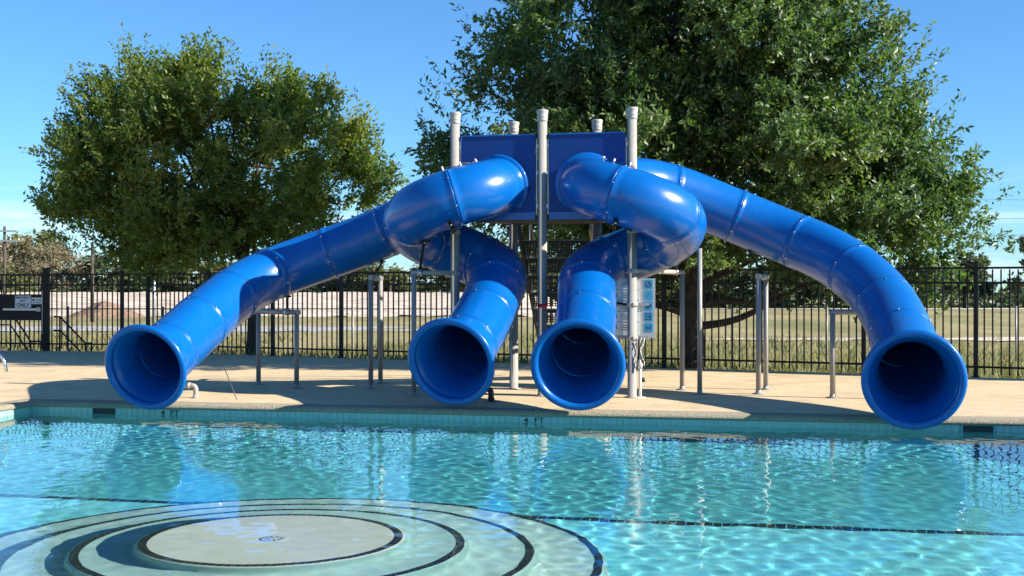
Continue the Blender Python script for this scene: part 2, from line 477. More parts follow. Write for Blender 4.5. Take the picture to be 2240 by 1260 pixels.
def build_tile_band():
    # waterline tiles on the far wall and the left wall: each tile an object sharing one mesh
    step, h = 0.0785, 0.135
    mb = MB()
    t = 0.006
    mb.box((0, 0, 0), (step-0.005, t, h), U, Vv, (0, 0, 1))
    me = mb.mesh('tile', M['white_tile'])
    me2 = MB().box((0, 0, 0), (step-0.005, t, h), Vv, U, (0, 0, 1)).mesh('tile', M['white_tile'])
    k = 0
    u = U0+0.045
    while u < 6.4:
        skim = (-5.52 < u < -5.14) or (5.12 < u < 5.50)
        if not skim:
            o = link('tile', me, pool_wall)
            o.location = PW(u, 0.004+rnd.uniform(-0.0012, 0.0012), -0.138)
        u += step
    v = 0.045
    while v < 1.9:
        o = link('tile', me2, pool_wall)
        p = PW(U0, v, -0.138)+U*(0.004+rnd.uniform(-0.001, 0.001)); o.location = p
        v += step
    for uc in (-5.33, 5.31):                       # skimmer openings: flat dark plate painted in for the shaded hollow, with a frame
        mb = MB()
        mb.box(PW(uc, 0.0015, -0.128), (0.33, 0.002, 0.105), U, Vv, (0, 0, 1))
        s = mb.build('skimmer_shade_plate', M['dark'], pool_wall)
        f = MB()
        for du in (-0.17, 0.17): f.box(PW(uc+du, 0.006, -0.128), (0.012, 0.014, 0.12), U, Vv, (0, 0, 1))
        f.box(PW(uc, 0.006, -0.186), (0.35, 0.014, 0.012), U, Vv, (0, 0, 1))
        f.build('skimmer_frame', M['white_tile'], s)
build_tile_band()

def text(name, body, mat, origin, xdir, ydir, height, parent, align='CENTER', bold=0.0, extr=0.001, width=None):
    cu = bpy.data.curves.new(name, 'FONT')
    cu.body = body; cu.align_x = align; cu.align_y = 'CENTER'
    cu.size = height/0.70; cu.offset = bold*cu.size; cu.extrude = extr
    cu.materials.append(mat)
    o = bpy.data.objects.new(name, cu)
    COL.objects.link(o)
    xd, yd = Vector(xdir).normalized(), Vector(ydir).normalized()
    zd = xd.cross(yd)
    from mathutils import Matrix
    mt = Matrix(((xd.x, yd.x, zd.x), (xd.y, yd.y, zd.y), (xd.z, yd.z, zd.z)))
    o.rotation_euler = mt.to_euler()
    o.location = Vector(origin)-parent_origin(parent)
    if width: o.scale = (width, 1, 1)
    bpy.context.view_layer.update()
    me = bpy.data.meshes.new_from_object(o.evaluated_get(bpy.context.evaluated_depsgraph_get()))
    q = link(name, me, parent)
    q.location, q.rotation_euler, q.scale = o.location.copy(), o.rotation_euler.copy(), o.scale.copy()
    bpy.data.objects.remove(o)
    q.name = name
    return q
for uc in (-4.42, 0.27):
    mb = MB().box(PW(uc, 0.0085, -0.118), (0.34, 0.004, 0.085), U, Vv, (0, 0, 1))
    d = mb.build('depth_marker', M['white_tile'], pool_wall)
    text('depth_lettering', '4  FT', M['ink'], PW(uc, 0.0125, -0.118), U, (0, 0, 1), 0.062, d, bold=0.012, width=1.35)

def build_platform():
    # round stepped platform: one profile of treads, rounded noses and risers, revolved
    prof = []
    nose = 0.035
    zs = [z for _, z in RINGS]+[floor_z(0, 8)-0.02]
    prof.append((0.0, zs[0]))
    for k, (R, z) in enumerate(RINGS):
        prof.append((R-0.13, z)); prof.append((R-nose-0.05, z))
        for a in range(0, 5):
            t = a/4*math.pi/2
            prof.append((R-nose+nose*math.sin(t)*1.0, z-nose+nose*math.cos(t)))
        prof.append((R+0.004, z-0.08))
        prof.append((R+0.008, zs[k+1]+0.03)); prof.append((R+0.03, zs[k+1]+0.004))
    prof.append((RINGS[-1][0]+0.06, zs[-1]))
    mb = MB()
    n = 96
    V, F = [], []
    for (r, z) in prof:
        for k in range(n):
            a = 2*math.pi*k/n; V.append((CC.x+r*math.cos(a), CC.y+r*math.sin(a), z))
    for i in range(len(prof)-1):
        for k in range(n): F.append((i*n+k, (i+1)*n+k, (i+1)*n+(k+1) % n, i*n+(k+1) % n))
    mb.add(V, F, True)
    o = mb.build('stepped_platform', M['plaster'])
    o.data.materials.append(M['step_water_tint'])  # lower steps carry the water's light absorption in their colour
    for i, pl in enumerate(o.data.polygons):
        if math.hypot(pl.center.x-CC.x, pl.center.y-CC.y) > RINGS[0][0]-0.005: pl.material_index = 1
    props(o, 'round pale platform with submerged steps ringed in black tile', 'pool platform')
    # two rows of small black tiles set in the nose of every step
    for k, (R, z) in enumerate(RINGS):
        tb = MB()
        for row, rr in ((0, R-0.062), (1, R-0.034)):
            w = 0.026
            m = int(2*math.pi*rr/0.052)
            for q in range(m):
                a0 = 2*math.pi*(q+0.05)/m; a1 = 2*math.pi*(q+0.95)/m
                r0, r1 = rr-w/2, rr+w/2
                zz0, zz1 = z+0.004, z+0.004
                if row == 1: zz0, zz1 = z+0.004, z+0.002
                P = []
                for (r_, zt) in ((r0, zz0), (r1, zz1)):
                    for a in (a0, a1): P.append((CC.x+r_*math.cos(a), CC.y+r_*math.sin(a), zt))
                B = [(p[0], p[1], p[2]-0.012) for p in P]
                tb.add(P+B, [(0, 2, 3, 1), (0, 1, 5, 4), (2, 6, 7, 3), (0, 4, 6, 2), (1, 3, 7, 5)])
        t = tb.build('step_edge_tiles', M['black_tile'], o)
        t['kind'] = 'stuff'
    # round white drain cover with a slotted grille in the centre of the platform
    dz = RINGS[0][1]
    dm = MB().lathe((CC.x+0.02, CC.y-0.05, dz), [(0.095, 0.0), (0.095, 0.006), (0.07, 0.012), (0.0, 0.014)], 28)
    d = dm.build('drain_cover', M['white_plastic'], o)
    sl = MB()
    for k in range(9):
        a = 2*math.pi*k/9
        c = Vector((CC.x+0.02+0.05*math.cos(a), CC.y-0.05+0.05*math.sin(a), dz+0.0145))
        sl.box(c, (0.026, 0.010, 0.003), (math.cos(a), math.sin(a), 0), (-math.sin(a), math.cos(a), 0), (0, 0, 1))
    q = sl.build('grille_slots', M['ink'], d); q['kind'] = 'stuff'
    return o
build_platform()

def build_floor_line():
    # a single row of black tiles along the break of the pool floor, one object per tile, under the pool floor
    step = 0.066
    me = MB().box((0, 0, 0), (step-0.013, 0.105, 0.012), U, Vv, (0, 0, 1)).mesh('tile', M['black_tile'])
    u = U0+0.04; k = 0
    while u < 6.2 and k < 290:
        p = PW(u, LINE_V+0.03, WATER_Z-0.80)
        if (Vector((p.x, p.y, 0))-CC).length > RINGS[-1][0]+0.03 and -4.9 < u < 5.2:
            o = link('tile', me, pool_floor)
            o.location = p+Vector((0, 0, 0.004+rnd.uniform(-0.001, 0.001)))
            o.rotation_euler = (0, 0, rnd.uniform(-0.02, 0.02)); k += 1
        u += step
    # grid of small dark anti-slip dots at the deep right end
    mb = MB()
    for i in range(14):
        for j in range(16):
            u, v = 5.1+i*0.19, 0.5+j*0.22
            mb.box(PW(u, v, floor_z(u, v)+0.004), (0.06, 0.06, 0.008), U, Vv, (0, 0, 1))
    d = mb.build('floor_dot_tiles', M['black_tile'], pool_floor); d['kind'] = 'stuff'
build_floor_line()

def build_water():
    nu, nv = 640, 420
    us = np.linspace(U0-0.01, U1+0.01, nu); vs = np.linspace(-0.006, 9.2, nv)
    vs = np.append(vs, [10.5, V1+0.01]); nv = len(vs)
    uu, vv = np.meshgrid(us, vs)
    X = ORG.x+U.x*uu+Vv.x*vv; Y = ORG.y+U.y*uu+Vv.y*vv
    r = np.random.default_rng(3)
    Z = np.zeros_like(X)
    def waves(n, l0, l1, slope, spread, main):
        z = np.zeros_like(X)
        for _ in range(n):
            lam = math.exp(r.uniform(math.log(l0), math.log(l1))); k = 2*math.pi/lam
            th = main+r.normal(0, spread)
            z += slope/k*math.sqrt(2.0/n)*np.sin(k*(X*math.cos(th)+Y*math.sin(th))+r.uniform(0, 6.28))
        return z
    chop = waves(70, 0.095, 0.34, 0.0195, 1.6, 1.2)
    swell = waves(14, 0.7, 2.2, 0.006, 1.2, 1.7)
    d = np.hypot(X-CC.x, Y-CC.y)
    calm = 0.85+0.15*np.clip((d-1.6)/2.2, 0, 1)**1.3
    patch = 0.75+0.35*np.sin(0.9*X+0.4)*np.sin(0.7*Y+1.0)
    Z = WATER_Z+chop*calm*patch+swell*(0.5+0.5*calm)
    co = np.stack([X, Y, Z], -1).reshape(-1, 3)
    idx = np.arange(nu*nv).reshape(nv, nu)
    q = np.stack([idx[:-1, :-1], idx[1:, :-1], idx[1:, 1:], idx[:-1, 1:]], -1).reshape(-1, 4)
    me = bpy.data.meshes.new('water')
    me.from_pydata(co.tolist(), [], q.tolist())
    me.polygons.foreach_set('use_smooth', np.ones(len(q), bool))
    me.materials.append(M['water']); me.update()
    o = link('water', me)
    o.cycles.is_caustics_caster = True
    return props(o, 'clear turquoise rippled pool water', 'water', kind='structure')
build_water()
for o in bpy.data.objects:
    if o.name.split('.')[0] in ('pool_floor', 'pool_wall', 'stepped_platform', 'step_edge_tiles', 'floor_dot_tiles', 'tile', 'drain_cover'):
        o.cycles.is_caustics_receiver = True
# ------------------------------------------------------------------ the field beyond the fence
def build_field():
    Lf = (F1-F0).normalized(); R = (F2-F1).normalized()
    A = F0-Lf*500; B = F2+R*600
    n0 = Vector((-Lf.y, Lf.x, 0)); n1 = Vector((-R.y, R.x, 0)); nm = (n0+n1).normalized()
    base = []
    for k in range(8): base.append((A.lerp(F0, k/8), n0))
    for k in range(12): base.append((F0.lerp(F1, k/12), n0.lerp(nm, k/12).normalized()))
    for k in range(40): base.append((F1.lerp(F2, k/40), nm.lerp(n1, min(1, k/6)).normalized()))
    for k in range(9): base.append((F2.lerp(B, k/8), n1))
    ts = [0.02, 0.6, 1.6, 3, 5, 8, 12, 17, 24, 33, 45, 60, 80, 110, 150, 220, 350, 600]
    def z(t, x): 
        zz = -0.06-0.30*min(1, t/6)
        if 0.5 < t < 60: zz += 0.05*math.sin(x*0.9+t)*math.cos(t*0.7)
        return zz
    V = []
    for t in ts:
        for p, n in base:
            q = p+n*t; V.append((q.x, q.y, z(t, q.x)))
    w = len(base)
    F = [(j*w+i, j*w+i+1, (j+1)*w+i+1, (j+1)*w+i) for j in range(len(ts)-1) for i in range(w-1)]
    mb = MB(); mb.add(V, F, True)
    props(mb.build('field', M['field']), 'dry grassy field stretching to the far trees', 'field', kind='structure')
    # ground on the viewer's side, round the deck
    g = MB(); g.add([(-600, -600, -2.4), (600, -600, -2.4), (600, 40, -2.4), (-600, 40, -2.4)], [(0, 1, 2, 3)])
    props(g.build('ground', M['field']), 'open ground lying below and around the pool deck', 'ground', kind='structure')
    # grass tufts between the fence and forty metres out
    n = 42000
    s_ = rng.uniform(-1.0, 26.0, n); t_ = 0.25+rng.beta(1.0, 2.0, n)*26.0
    px = F1.x+R.x*s_+n1.x*t_; py = F1.y+R.y*s_+n1.y*t_
    left = rng.random(n) < 0.22
    px[left] = rng.uniform(-19, -7.5, left.sum()); py[left] = 28.9-(px[left]+8.3)*0.2+rng.beta(1, 2, left.sum())*20
    h = rng.uniform(0.08, 0.30, n); a = rng.uniform(0, 6.28, n); w = rng.uniform(0.012, 0.03, n)
    zb = -0.06-0.30*np.minimum(1, np.maximum(0, t_)/6)-0.05
    lean = rng.normal(0, 0.10, (n, 2))
    P = np.empty((n, 3, 3))
    P[:, 0] = np.stack([px-np.cos(a)*w, py-np.sin(a)*w, zb], -1)
    P[:, 1] = np.stack([px+np.cos(a)*w, py+np.sin(a)*w, zb], -1)
    P[:, 2] = np.stack([px+lean[:, 0], py+lean[:, 1], zb+h], -1)
    me = bpy.data.meshes.new('grass')
    me.from_pydata(P.reshape(-1, 3).tolist(), [], np.arange(n*3).reshape(-1, 3).tolist())
    patch = 0.5+0.5*np.sin(px*0.5+1)*np.sin(py*0.37)
    tint = np.clip(0.25+0.5*patch*rng.uniform(0.4, 1.2, n)+rng.normal(0, 0.12, n), 0, 1)
    at = me.attributes.new('tint', 'FLOAT', 'FACE'); at.data.foreach_set('value', tint)
    me.materials.append(M['blade']); me.update()
    props(link('grass', me), 'rough olive grass growing behind the black fence', 'grass', kind='stuff')
build_field()

def sheet(name, mat, outline, z, label, cat, hump=0.0, n=26, m=8, seed=1):
    # an uneven sheet spanning x0..x1 and y0..y1; rises from z at the front to z+hump at the back
    x0, x1, y0, y1 = outline
    r = random.Random(seed)
    V = []
    for j in range(m+1):
        for i in range(n+1):
            fx, fy = i/n, j/m
            edge = min(fx, 1-fx)*14; edge = min(1, edge)
            zz = z+hump*(math.sin(min(1, fy*1.25)*math.pi/2))*edge+r.uniform(-0.11, 0.11)*edge*(1 if hump else 0.1)
            V.append((x0+(x1-x0)*fx+r.uniform(-0.3, 0.3)*(y1-y0)/m*0.3, y0+(y1-y0)*fy+r.uniform(-1, 1)*(0.8 if j in (0, m) else 0.2), zz))
    w = n+1
    F = [(j*w+i, j*w+i+1, (j+1)*w+i+1, (j+1)*w+i) for j in range(m) for i in range(n)]
    mb = MB(); mb.add(V, F, True)
    return props(mb.build(name, mat), label, cat, kind='structure')
sheet('gravel_lot', M['bank'], (-52, 6, 84, 118), -0.34, 'pale rubble bank across the field on the left', 'bank', hump=1.55, seed=4, n=60)
sheet('gravel_path', M['grey_path'], (-32, -4, 54, 61), -0.345, 'grey gravel path crossing the field behind the fence', 'path', seed=5)
sheet('gravel_strip', M['bank'], (2, 30, 44, 46.5), -0.345, 'bare pale strip in the field grass on the right', 'gravel', seed=6)
mo = MB()
mp = [(4.6*k/14-2.3) for k in range(15)]
V = []
for j in range(7):
    for i in range(15):
        x = mp[i]; y = (j-3)*0.7
        hgt = max(0.0, 1.35*(1-abs(x+0.3)/2.3)*(1-abs(y)/2.15))*rnd.uniform(0.8, 1.15)
        V.append((-26.6+x*1.2, 82+y, -0.42+hgt))
mo.add(V, [(j*15+i, j*15+i+1, (j+1)*15+i+1, (j+1)*15+i) for j in range(6) for i in range(14)], True)
props(mo.build('soil_mound', M['mound']), 'heap of brown soil in front of the pale bank', 'soil mound')

# ------------------------------------------------------------------ metal fence, gate and chain link fence
FEET = 1.83
FP = {}
def fence_run(root, a, b, npan, first=True, posts=True):
    """posts, rails and pickets from a to b, each one an object under root"""
    a, b = Vector(a), Vector(b); d = (b-a); L = d.length; d.normalize(); n = Vector((-d.y, d.x, 0))
    org = parent_origin(root)
    w = L/npan
    key = round(w, 4), round(d.x, 4)
    def mesh(nm, size, c=(0, 0, 0)):
        mb = MB(); mb.box(c, size, d, n, (0, 0, 1)); return mb.mesh(nm, M['black_metal'])
    pm = MB(); pm.box((0, 0, 0.93), (0.070, 0.070, 1.86), d, n); pm.box((0, 0, 1.872), (0.082, 0.082, 0.022), d, n); pm.box((0, 0, 1.889), (0.04, 0.04, 0.014), d, n)
    pm.box((0, 0, 0.008), (0.13, 0.13, 0.012), d, n)
    pmesh = pm.mesh('post', M['black_metal'])
    rail = mesh('rail', (w-0.072, 0.034, 0.036))
    pick = mesh('picket', (0.024, 0.020, 1.74))
    np_ = max(2, round(w/0.130))
    for i in range(npan+1):
        p = a+d*(w*i)
        if posts and (i > 0 or first):
            o = link('post', pmesh, root); o.location = p-org
            o.rotation_euler = (rnd.uniform(-0.004, 0.004), rnd.uniform(-0.004, 0.004), 0)
        if i == npan: break
        c = p+d*(w/2)
        for z in (FEET-0.02, FEET-0.265, 0.17):
            o = link('rail', rail, root); o.location = c+Vector((0, 0, z))-org
        for k in range(1, np_):
            q = p+d*(w*k/np_)+n*0.0275
            o = link('picket', pick, root); o.location = q+Vector((0, 0, 0.045+0.87))-org
            o.rotation_euler = (0, rnd.uniform(-0.003, 0.003), rnd.uniform(-0.03, 0.03))
fr = thing('metal_fence', 'long black picket fence running behind the slides and along the deck', 'fence', F1)
fence_run(fr, F1, F1+(F2-F1).normalized()*1.82*12, 12)
GL = (F1-F0).normalized()
GA = F1-GL*2.62                                                  # gate post
fl = thing('metal_fence', 'short black picket fence panels between the gate and the long fence', 'fence', GA)
fence_run(fl, GA+GL*0.70*0, F1-GL*0.66, 1, first=False)
fence_run(fl, F1-GL*0.66, F1-GL*0.08, 1, first=False, posts=False)
gp = MB().box(GA+Vector((0, 0, 0.97)), (0.125, 0.125, 1.94), GL, (-GL.y, GL.x, 0)); gp.box(GA+Vector((0, 0, 1.955)), (0.15, 0.15, 0.03), GL, (-GL.y, GL.x, 0))
gp.build('gate_post', M['black_metal'], fl)

def build_gate():
    g1 = GA-GL*0.09; g0 = GA-GL*1.45
    nn = Vector((-GL.y, GL.x, 0)); fr_ = -nn
    t = thing('gate', 'black exit gate with a solid middle panel and push bar', 'gate', GA)
    for p in (g0, g1): MB().box(p+Vector((0, 0, 0.94)), (0.06, 0.05, 1.80), GL, nn).build('gate_upright', M['black_metal'], t)
    c = (g0+g1)/2; L = (g1-g0).length
    rm = MB().box((0, 0, 0), (L-0.062, 0.036, 0.04), GL, nn).mesh('rail', M['black_metal'])
    for z in (1.81, 1.565, 0.17):
        o = link('rail', rm, t); o.location = c+Vector((0, 0, z))-parent_origin(t)
    pu = MB().box((0, 0, 0), (0.024, 0.02, 0.47), GL, nn).mesh('picket', M['black_metal'])
    pl = MB().box((0, 0, 0), (0.024, 0.02, 0.66), GL, nn).mesh('picket', M['black_metal'])
    for k in range(1, 11):
        q = g0+GL*(L*k/11)
        for me, z in ((pu, 1.57), (pl, 0.40)):
            o = link('picket', me, t); o.location = q+nn*0.03+Vector((0, 0, z))-parent_origin(t)
    MB().box(c+Vector((0, 0, 1.035)), (L-0.064, 0.03, 0.62), GL, nn).build('kick_panel', M['black_metal'], t)
    pb = MB().box(c+fr_*0.06+GL*0.14+Vector((0, 0, 0.985)), (0.92, 0.05, 0.05), GL, nn)
    pb.box(c+fr_*0.035+GL*0.60+Vector((0, 0, 0.985)), (0.10, 0.05, 0.09), GL, nn)
    pb.build('push_bar', M['galv'], t)
    MB().box(g1+fr_*0.04+GL*0.02+Vector((0, 0, 0.93)), (0.025, 0.02, 1.0), GL, nn).build('latch_rail', M['galv'], t)
    # signs fixed to the panel
    def at(px, y): return GA+GL*((px-100)/94.0)+fr_*y
    s = thing('exit_sign', 'white square EMERGENCY EXIT ONLY sign fixed to the black gate', 'sign', at(44.5, 0.03)+Vector((0, 0, 1.17)))
    o = parent_origin(s)
    MB().box(o, (0.42, 0.008, 0.30), GL, nn).build('sign_face', M['sign_white'], s)
    MB().box(o+fr_*0.005+Vector((0, 0, 0.143)), (0.42, 0.004, 0.008), GL, nn).build('border', M['ink_grey'], s)
    text('lettering', 'EMERGENCY', M['ink'], o+fr_*0.007+Vector((0, 0, 0.095)), GL, (0, 0, 1), 0.052, s, bold=0.015, width=0.95)
    text('lettering', 'EXIT', M['ink'], o+fr_*0.007+Vector((0, 0, 0.015)), GL, (0, 0, 1), 0.052, s, bold=0.015)
    text('lettering', 'ONLY', M['ink'], o+fr_*0.007+Vector((0, 0, -0.085)), GL, (0, 0, 1), 0.085, s, bold=0.02)
    s2 = thing('notice_sign', 'small white notice with a black symbol beside the exit sign', 'sign', at(79, 0.03)+Vector((0, 0, 1.19)))
    o = parent_origin(s2)
    MB().box(o, (0.285, 0.008, 0.155), GL, nn).build('sign_face', M['sign_white'], s2)
    sy = MB().lathe(o+fr_*0.006-GL*0.09+Vector((0, 0, 0.02)), [(0.028, -0.001), (0.028, 0.001)], 14, axis=-nn)
    sy.build('symbol', M['ink'], s2)
    ln = MB()
    for k, (w, dz) in enumerate(((0.13, 0.035), (0.14, 0.0), (0.20, -0.045))):
        ln.box(o+fr_*0.006+GL*(0.05-(0.05 if k == 2 else 0))+Vector((0, 0, dz)), (w, 0.002, 0.012), GL, nn)
    l = ln.build('printed_lines', M['ink_grey'], s2); l['kind'] = 'stuff'
build_gate()
# next fence panel, left of the gate
fl2 = thing('metal_fence', 'black picket fence panel at the far left past the gate', 'fence', GA-GL*1.56)
fence_run(fl2, GA-GL*(1.56+1.83*3), GA-GL*1.56, 3)

def build_handrail(label, pts, low=0.33):
    t = thing('handrail', label, 'handrail', (pts[0][0], pts[0][1], -0.3))
    MB().tube(pts, 0.022, 8).build('top_rail', M['black_metal'], t)
    MB().tube([(x, y, z-low) for x, y, z in pts[:-1]]+[(pts[-2][0]+0.01, pts[-2][1], pts[-2][2]-low)], 0.020, 8).build('lower_rail', M['black_metal'], t)
    for p in (pts[1], pts[-2], pts[-1]):
        MB().tube([(p[0], p[1], p[2]), (p[0], p[1], -0.6)], 0.022, 8).build('leg', M['black_metal'], t)
build_handrail('black handrail sloping down beyond the fence right of the gate', [(-11.1, 29.9, 0.80), (-10.95, 29.9, 0.80), (-10.35, 29.95, 0.16), (-10.2, 29.95, 0.16)])
build_handrail('black handrail sloping down beyond the exit gate', [(-12.6, 30.4, 0.92), (-12.35, 30.4, 0.92), (-11.85, 30.4, 0.18), (-11.6, 30.4, 0.18)])

def build_chain_link():
    t = thing('chain_link_fence', 'low grey chain link fence in the field behind the black fence', 'fence', (0, 31.0, -0.3))
    pm = MB().tube([(0, 0, -0.05), (0, 0, 1.30)], 0.028, 8); pm.lathe((0, 0, 1.30), [(0.03, 0), (0.03, 0.02), (0.0, 0.045)], 8)
    me = pm.mesh('post', M['dark_grey_paint'])
    x = -15.9
    while x < 18:
        o = link('post', me, t); o.location = (x, rnd.uniform(-0.03, 0.03), 0); x += 2.38
    rail = MB(); rail.tube([(-16, 31.0, 0.972), (1, 31.02, 0.975), (18, 31.0, 0.965)], 0.017, 6); rail.build('top_rail', M['dark_grey_paint'], t)
    ws = MB()
    x = -15.8
    while x < 17.5:
        for s in (1, -1):
            ws.bar((x, 31.0, -0.25), (x+s*1.2, 31.0, 0.96), 0.0026)
        x += 0.20
    w = ws.build('wire_mesh', M['galv'], t); w['kind'] = 'stuff'
build_chain_link()
# ------------------------------------------------------------------ slide tower
PA = Vector((-0.785, 17.04, 0))                                  # front left post
P = [PA+U*(1.222*k) for k in range(3)]
NB = -Vv                                                         # away from the pool
Q = [(P[0]+P[1])/2+NB*1.10, (P[1]+P[2])/2+NB*1.10]
DECK_Z = 2.45
tower = thing('slide_tower', 'grey post slide tower with two blue front panels between four tubes', 'play tower', (P[1].x, P[1].y, 0))
def build_tower():
    R = 0.0635
    for i, p in enumerate(P+Q):
        pb = MB().lathe(p, [(R+0.045, 0.002), (R+0.045, 0.012), (R, 0.018), (R, 3.80)], 28)
        post = pb.build('post', M['grey_paint'], tower)
        MB().lathe(p, [(R+0.003, 3.735), (R+0.008, 3.74), (R+0.008, 3.765), (R+0.004, 3.77), (R+0.012, 3.79), (R+0.012, 3.808), (R+0.006, 3.815), (R+0.016, 3.86), (R+0.018, 3.885), (R+0.010, 3.895), (0.0, 3.905)], 28).build('post_cap', M['grey_paint'], post)
    # blue front panels with flanged edges, and their brackets to the posts
    for i in range(2):
        a, b = P[i], P[i+1]
        c = (a+b)/2+Vector((0, 0, 2.985))
        mb = MB().box(c, (1.03, 0.045, 1.17), U, NB)
        pan = mb.build('front_panel', M['panel'], tower)
        for dz, h in ((0.575, 0.02), (-0.535, 0.10)):
            MB().box(c+Vv*0.028+Vector((0, 0, dz)), (1.03, 0.012, h), U, NB).build('panel_lip', M['plastic'], pan)
        for s in (-1, 1):
            st = MB()
            x = c+U*(s*0.532)
            st.box(x, (0.012, 0.03, 1.02), U, NB)
            for dz in (-0.40, 0.05, 0.42): st.box(x+Vector((0, 0, dz))+U*(s*0.010), (0.03, 0.05, 0.05), U, NB)
            st.build('panel_bracket', M['galv'], tower)
    # side panels behind the outer tubes
    for a, b in ((P[0], Q[0]), (P[2], Q[1])):
        d = (b-a).normalized()
        MB().box((a+b)/2+Vector((0, 0, 3.02)), ((b-a).length-0.19, 0.045, 1.10), d, Vector((-d.y, d.x, 0))).build('side_panel', M['panel'], tower)
    # triangular deck plates with a turned down edge
    for tri in ((P[0], P[1], Q[0]), (P[1], Q[1], Q[0]), (P[1], P[2], Q[1])):
        cen = (tri[0]+tri[1]+tri[2])/3
        V = [cen+(p-cen)*0.965+Vector((0, 0, DECK_Z)) for p in tri]+[cen+(p-cen)*0.965+Vector((0, 0, DECK_Z-0.055)) for p in tri]
        MB().add(V, [(0, 1, 2), (5, 4, 3), (0, 3, 4, 1), (1, 4, 5, 2), (2, 5, 3, 0)]).build('deck_plate', M['tread'], tower)
    MB().lathe(P[1], [(R+0.0015, 1.205), (R+0.003, 1.206), (R+0.003, 1.255), (R+0.0015, 1.256)], 28).build('tape_band', M['red'], tower)
    for p, zs in ((P[0], (1.68, 2.24)), (P[2], (1.70, 1.25, 0.80, 2.24))):
        for z in zs:
            cl = MB().lathe(p, [(R+0.001, z-0.03), (R+0.012, z-0.03), (R+0.012, z+0.03), (R+0.001, z+0.03)], 24)
            for s in (-1, 1): cl.box(p+Vv*(R+0.02)+U*(0.022*s)+Vector((0, 0, z)), (0.014, 0.03, 0.05), U, NB)
            cl.build('post_clamp', M['grey_paint'], tower)
build_tower()

def build_stairs():
    t = thing('staircase', 'dark perforated metal stairs rising to the back of the slide tower', 'stairs', ((Q[0]+Q[1])/2+NB*2.4))
    n = 9
    cen = (Q[0]+Q[1])/2+U*(-0.02)
    W = 1.0
    for k in range(n):
        z = DECK_Z-0.05-0.255*(k+1)+0.02
        y0 = 0.10+0.27*k
        mb = MB()
        # perforated tread: a grid of bars round square holes, with a front lip
        nx, ny = 24, 7
        bw, bd = W/nx, 0.27/ny
        top = cen+NB*(y0+0.135)
        for j in range(ny+1):
            mb.box(top+NB*(-0.135+bd*j)+Vector((0, 0, z)), (W, 0.013, 0.01), U, NB)
        for i in range(nx+1):
            mb.box(top+U*(-W/2+bw*i)+Vector((0, 0, z)), (0.014, 0.27, 0.0095), U, NB)
        mb.box(top-NB*0.137+Vector((0, 0, z-0.02)), (W, 0.008, 0.05), U, NB)
        tr = mb.build('tread', M['tread'], t)
        rs = MB()                                                # perforated riser behind the tread
        for j in range(6): rs.box(top+NB*0.137+Vector((0, 0, z-0.20+0.036*j)), (W, 0.006, 0.014), U, NB)
        for i in range(nx+1): rs.box(top+NB*0.137+U*(-W/2+bw*i)+Vector((0, 0, z-0.11)), (0.016, 0.0055, 0.20), U, NB)
        rs.build('riser', M['tread'], tr)
        MB().box(top-NB*0.143+Vector((0, 0, z+0.004)), (W, 0.004, 0.008), U, NB).build('nosing', M['dark_grey_paint'], tr)
    for s in (-1, 1):
        a = cen+U*(s*(W/2+0.03))+NB*0.05+Vector((0, 0, DECK_Z-0.06)); b = cen+U*(s*(W/2+0.03))+NB*2.55+Vector((0, 0, 0.05))
        sm = M['stringer'] if s > 0 else M['tread']
        MB().bar(a, b, 0.035, 0.22).build('stringer', sm, t)
        MB().tube([a+Vector((0, 0, 0.95)), b+Vector((0, 0, 0.95))], 0.021, 10).build('handrail', sm, t)
        for f in (0.02, 0.35, 0.68, 0.98):
            q = a.lerp(b, f); MB().tube([q, q+Vector((0, 0, 0.95))], 0.016, 8).build('baluster', sm, t)
build_stairs()

# ------------------------------------------------------------------ tube slides
RT = 0.385
def catmull(pts, per=24):
    pts = [Vector(p) for p in pts]
    pts = [pts[0]*2-pts[1]]+pts+[pts[-1]*2-pts[-2]]
    out = []
    for i in range(1, len(pts)-2):
        p0, p1, p2, p3 = pts[i-1:i+3]
        for k in range(per):
            t = k/per
            out.append(0.5*((2*p1)+(p2-p0)*t+(2*p0-5*p1+4*p2-p3)*t*t+(3*p1-p0-3*p2+p3)*t**3))
    out.append(pts[-2])
    return out
def resample(pts, step):
    L = [0.0]
    for a, b in zip(pts, pts[1:]): L.append(L[-1]+(b-a).length)
    n = max(2, int(round(L[-1]/step)))
    res, j = [], 0
    for k in range(n+1):
        s = L[-1]*k/n
        while j < len(L)-2 and L[j+1] < s: j += 1
        f = (s-L[j])/max(1e-9, L[j+1]-L[j])
        res.append(pts[j].lerp(pts[j+1], min(1, f)))
    return res, L[-1]
def smooth(pts, it):
    for _ in range(it):
        pts = [pts[0]]+[pts[i]*0.5+(pts[i-1]+pts[i+1])*0.25 for i in range(1, len(pts)-1)]+[pts[-1]]
    return pts
NSEG = 48
class Path:
    def __init__(self, ctrl, it=60):
        p = catmull(ctrl); p, _ = resample(p, 0.03); p = smooth(p, it); self.p, self.L = resample(p, 0.03)
        self.n = len(self.p)-1
    def at(self, s):
        x = max(0, min(self.n-1e-6, s/self.L*self.n)); i = int(x)
        return self.p[i].lerp(self.p[i+1], x-i)
    def frame(self, s):
        e = 0.05
        t = (self.at(min(self.L, s+e))-self.at(max(0, s-e))).normalized()
        sd = t.cross(Vector((0, 0, 1))).normalized(); up = sd.cross(t)
        return self.at(s), t, sd, up
    def ring(self, s, r, n=NSEG):
        c, t, sd, up = self.frame(s)
        return [c+sd*(r*math.cos(2*math.pi*k/n))+up*(r*math.sin(2*math.pi*k/n)) for k in range(n)]
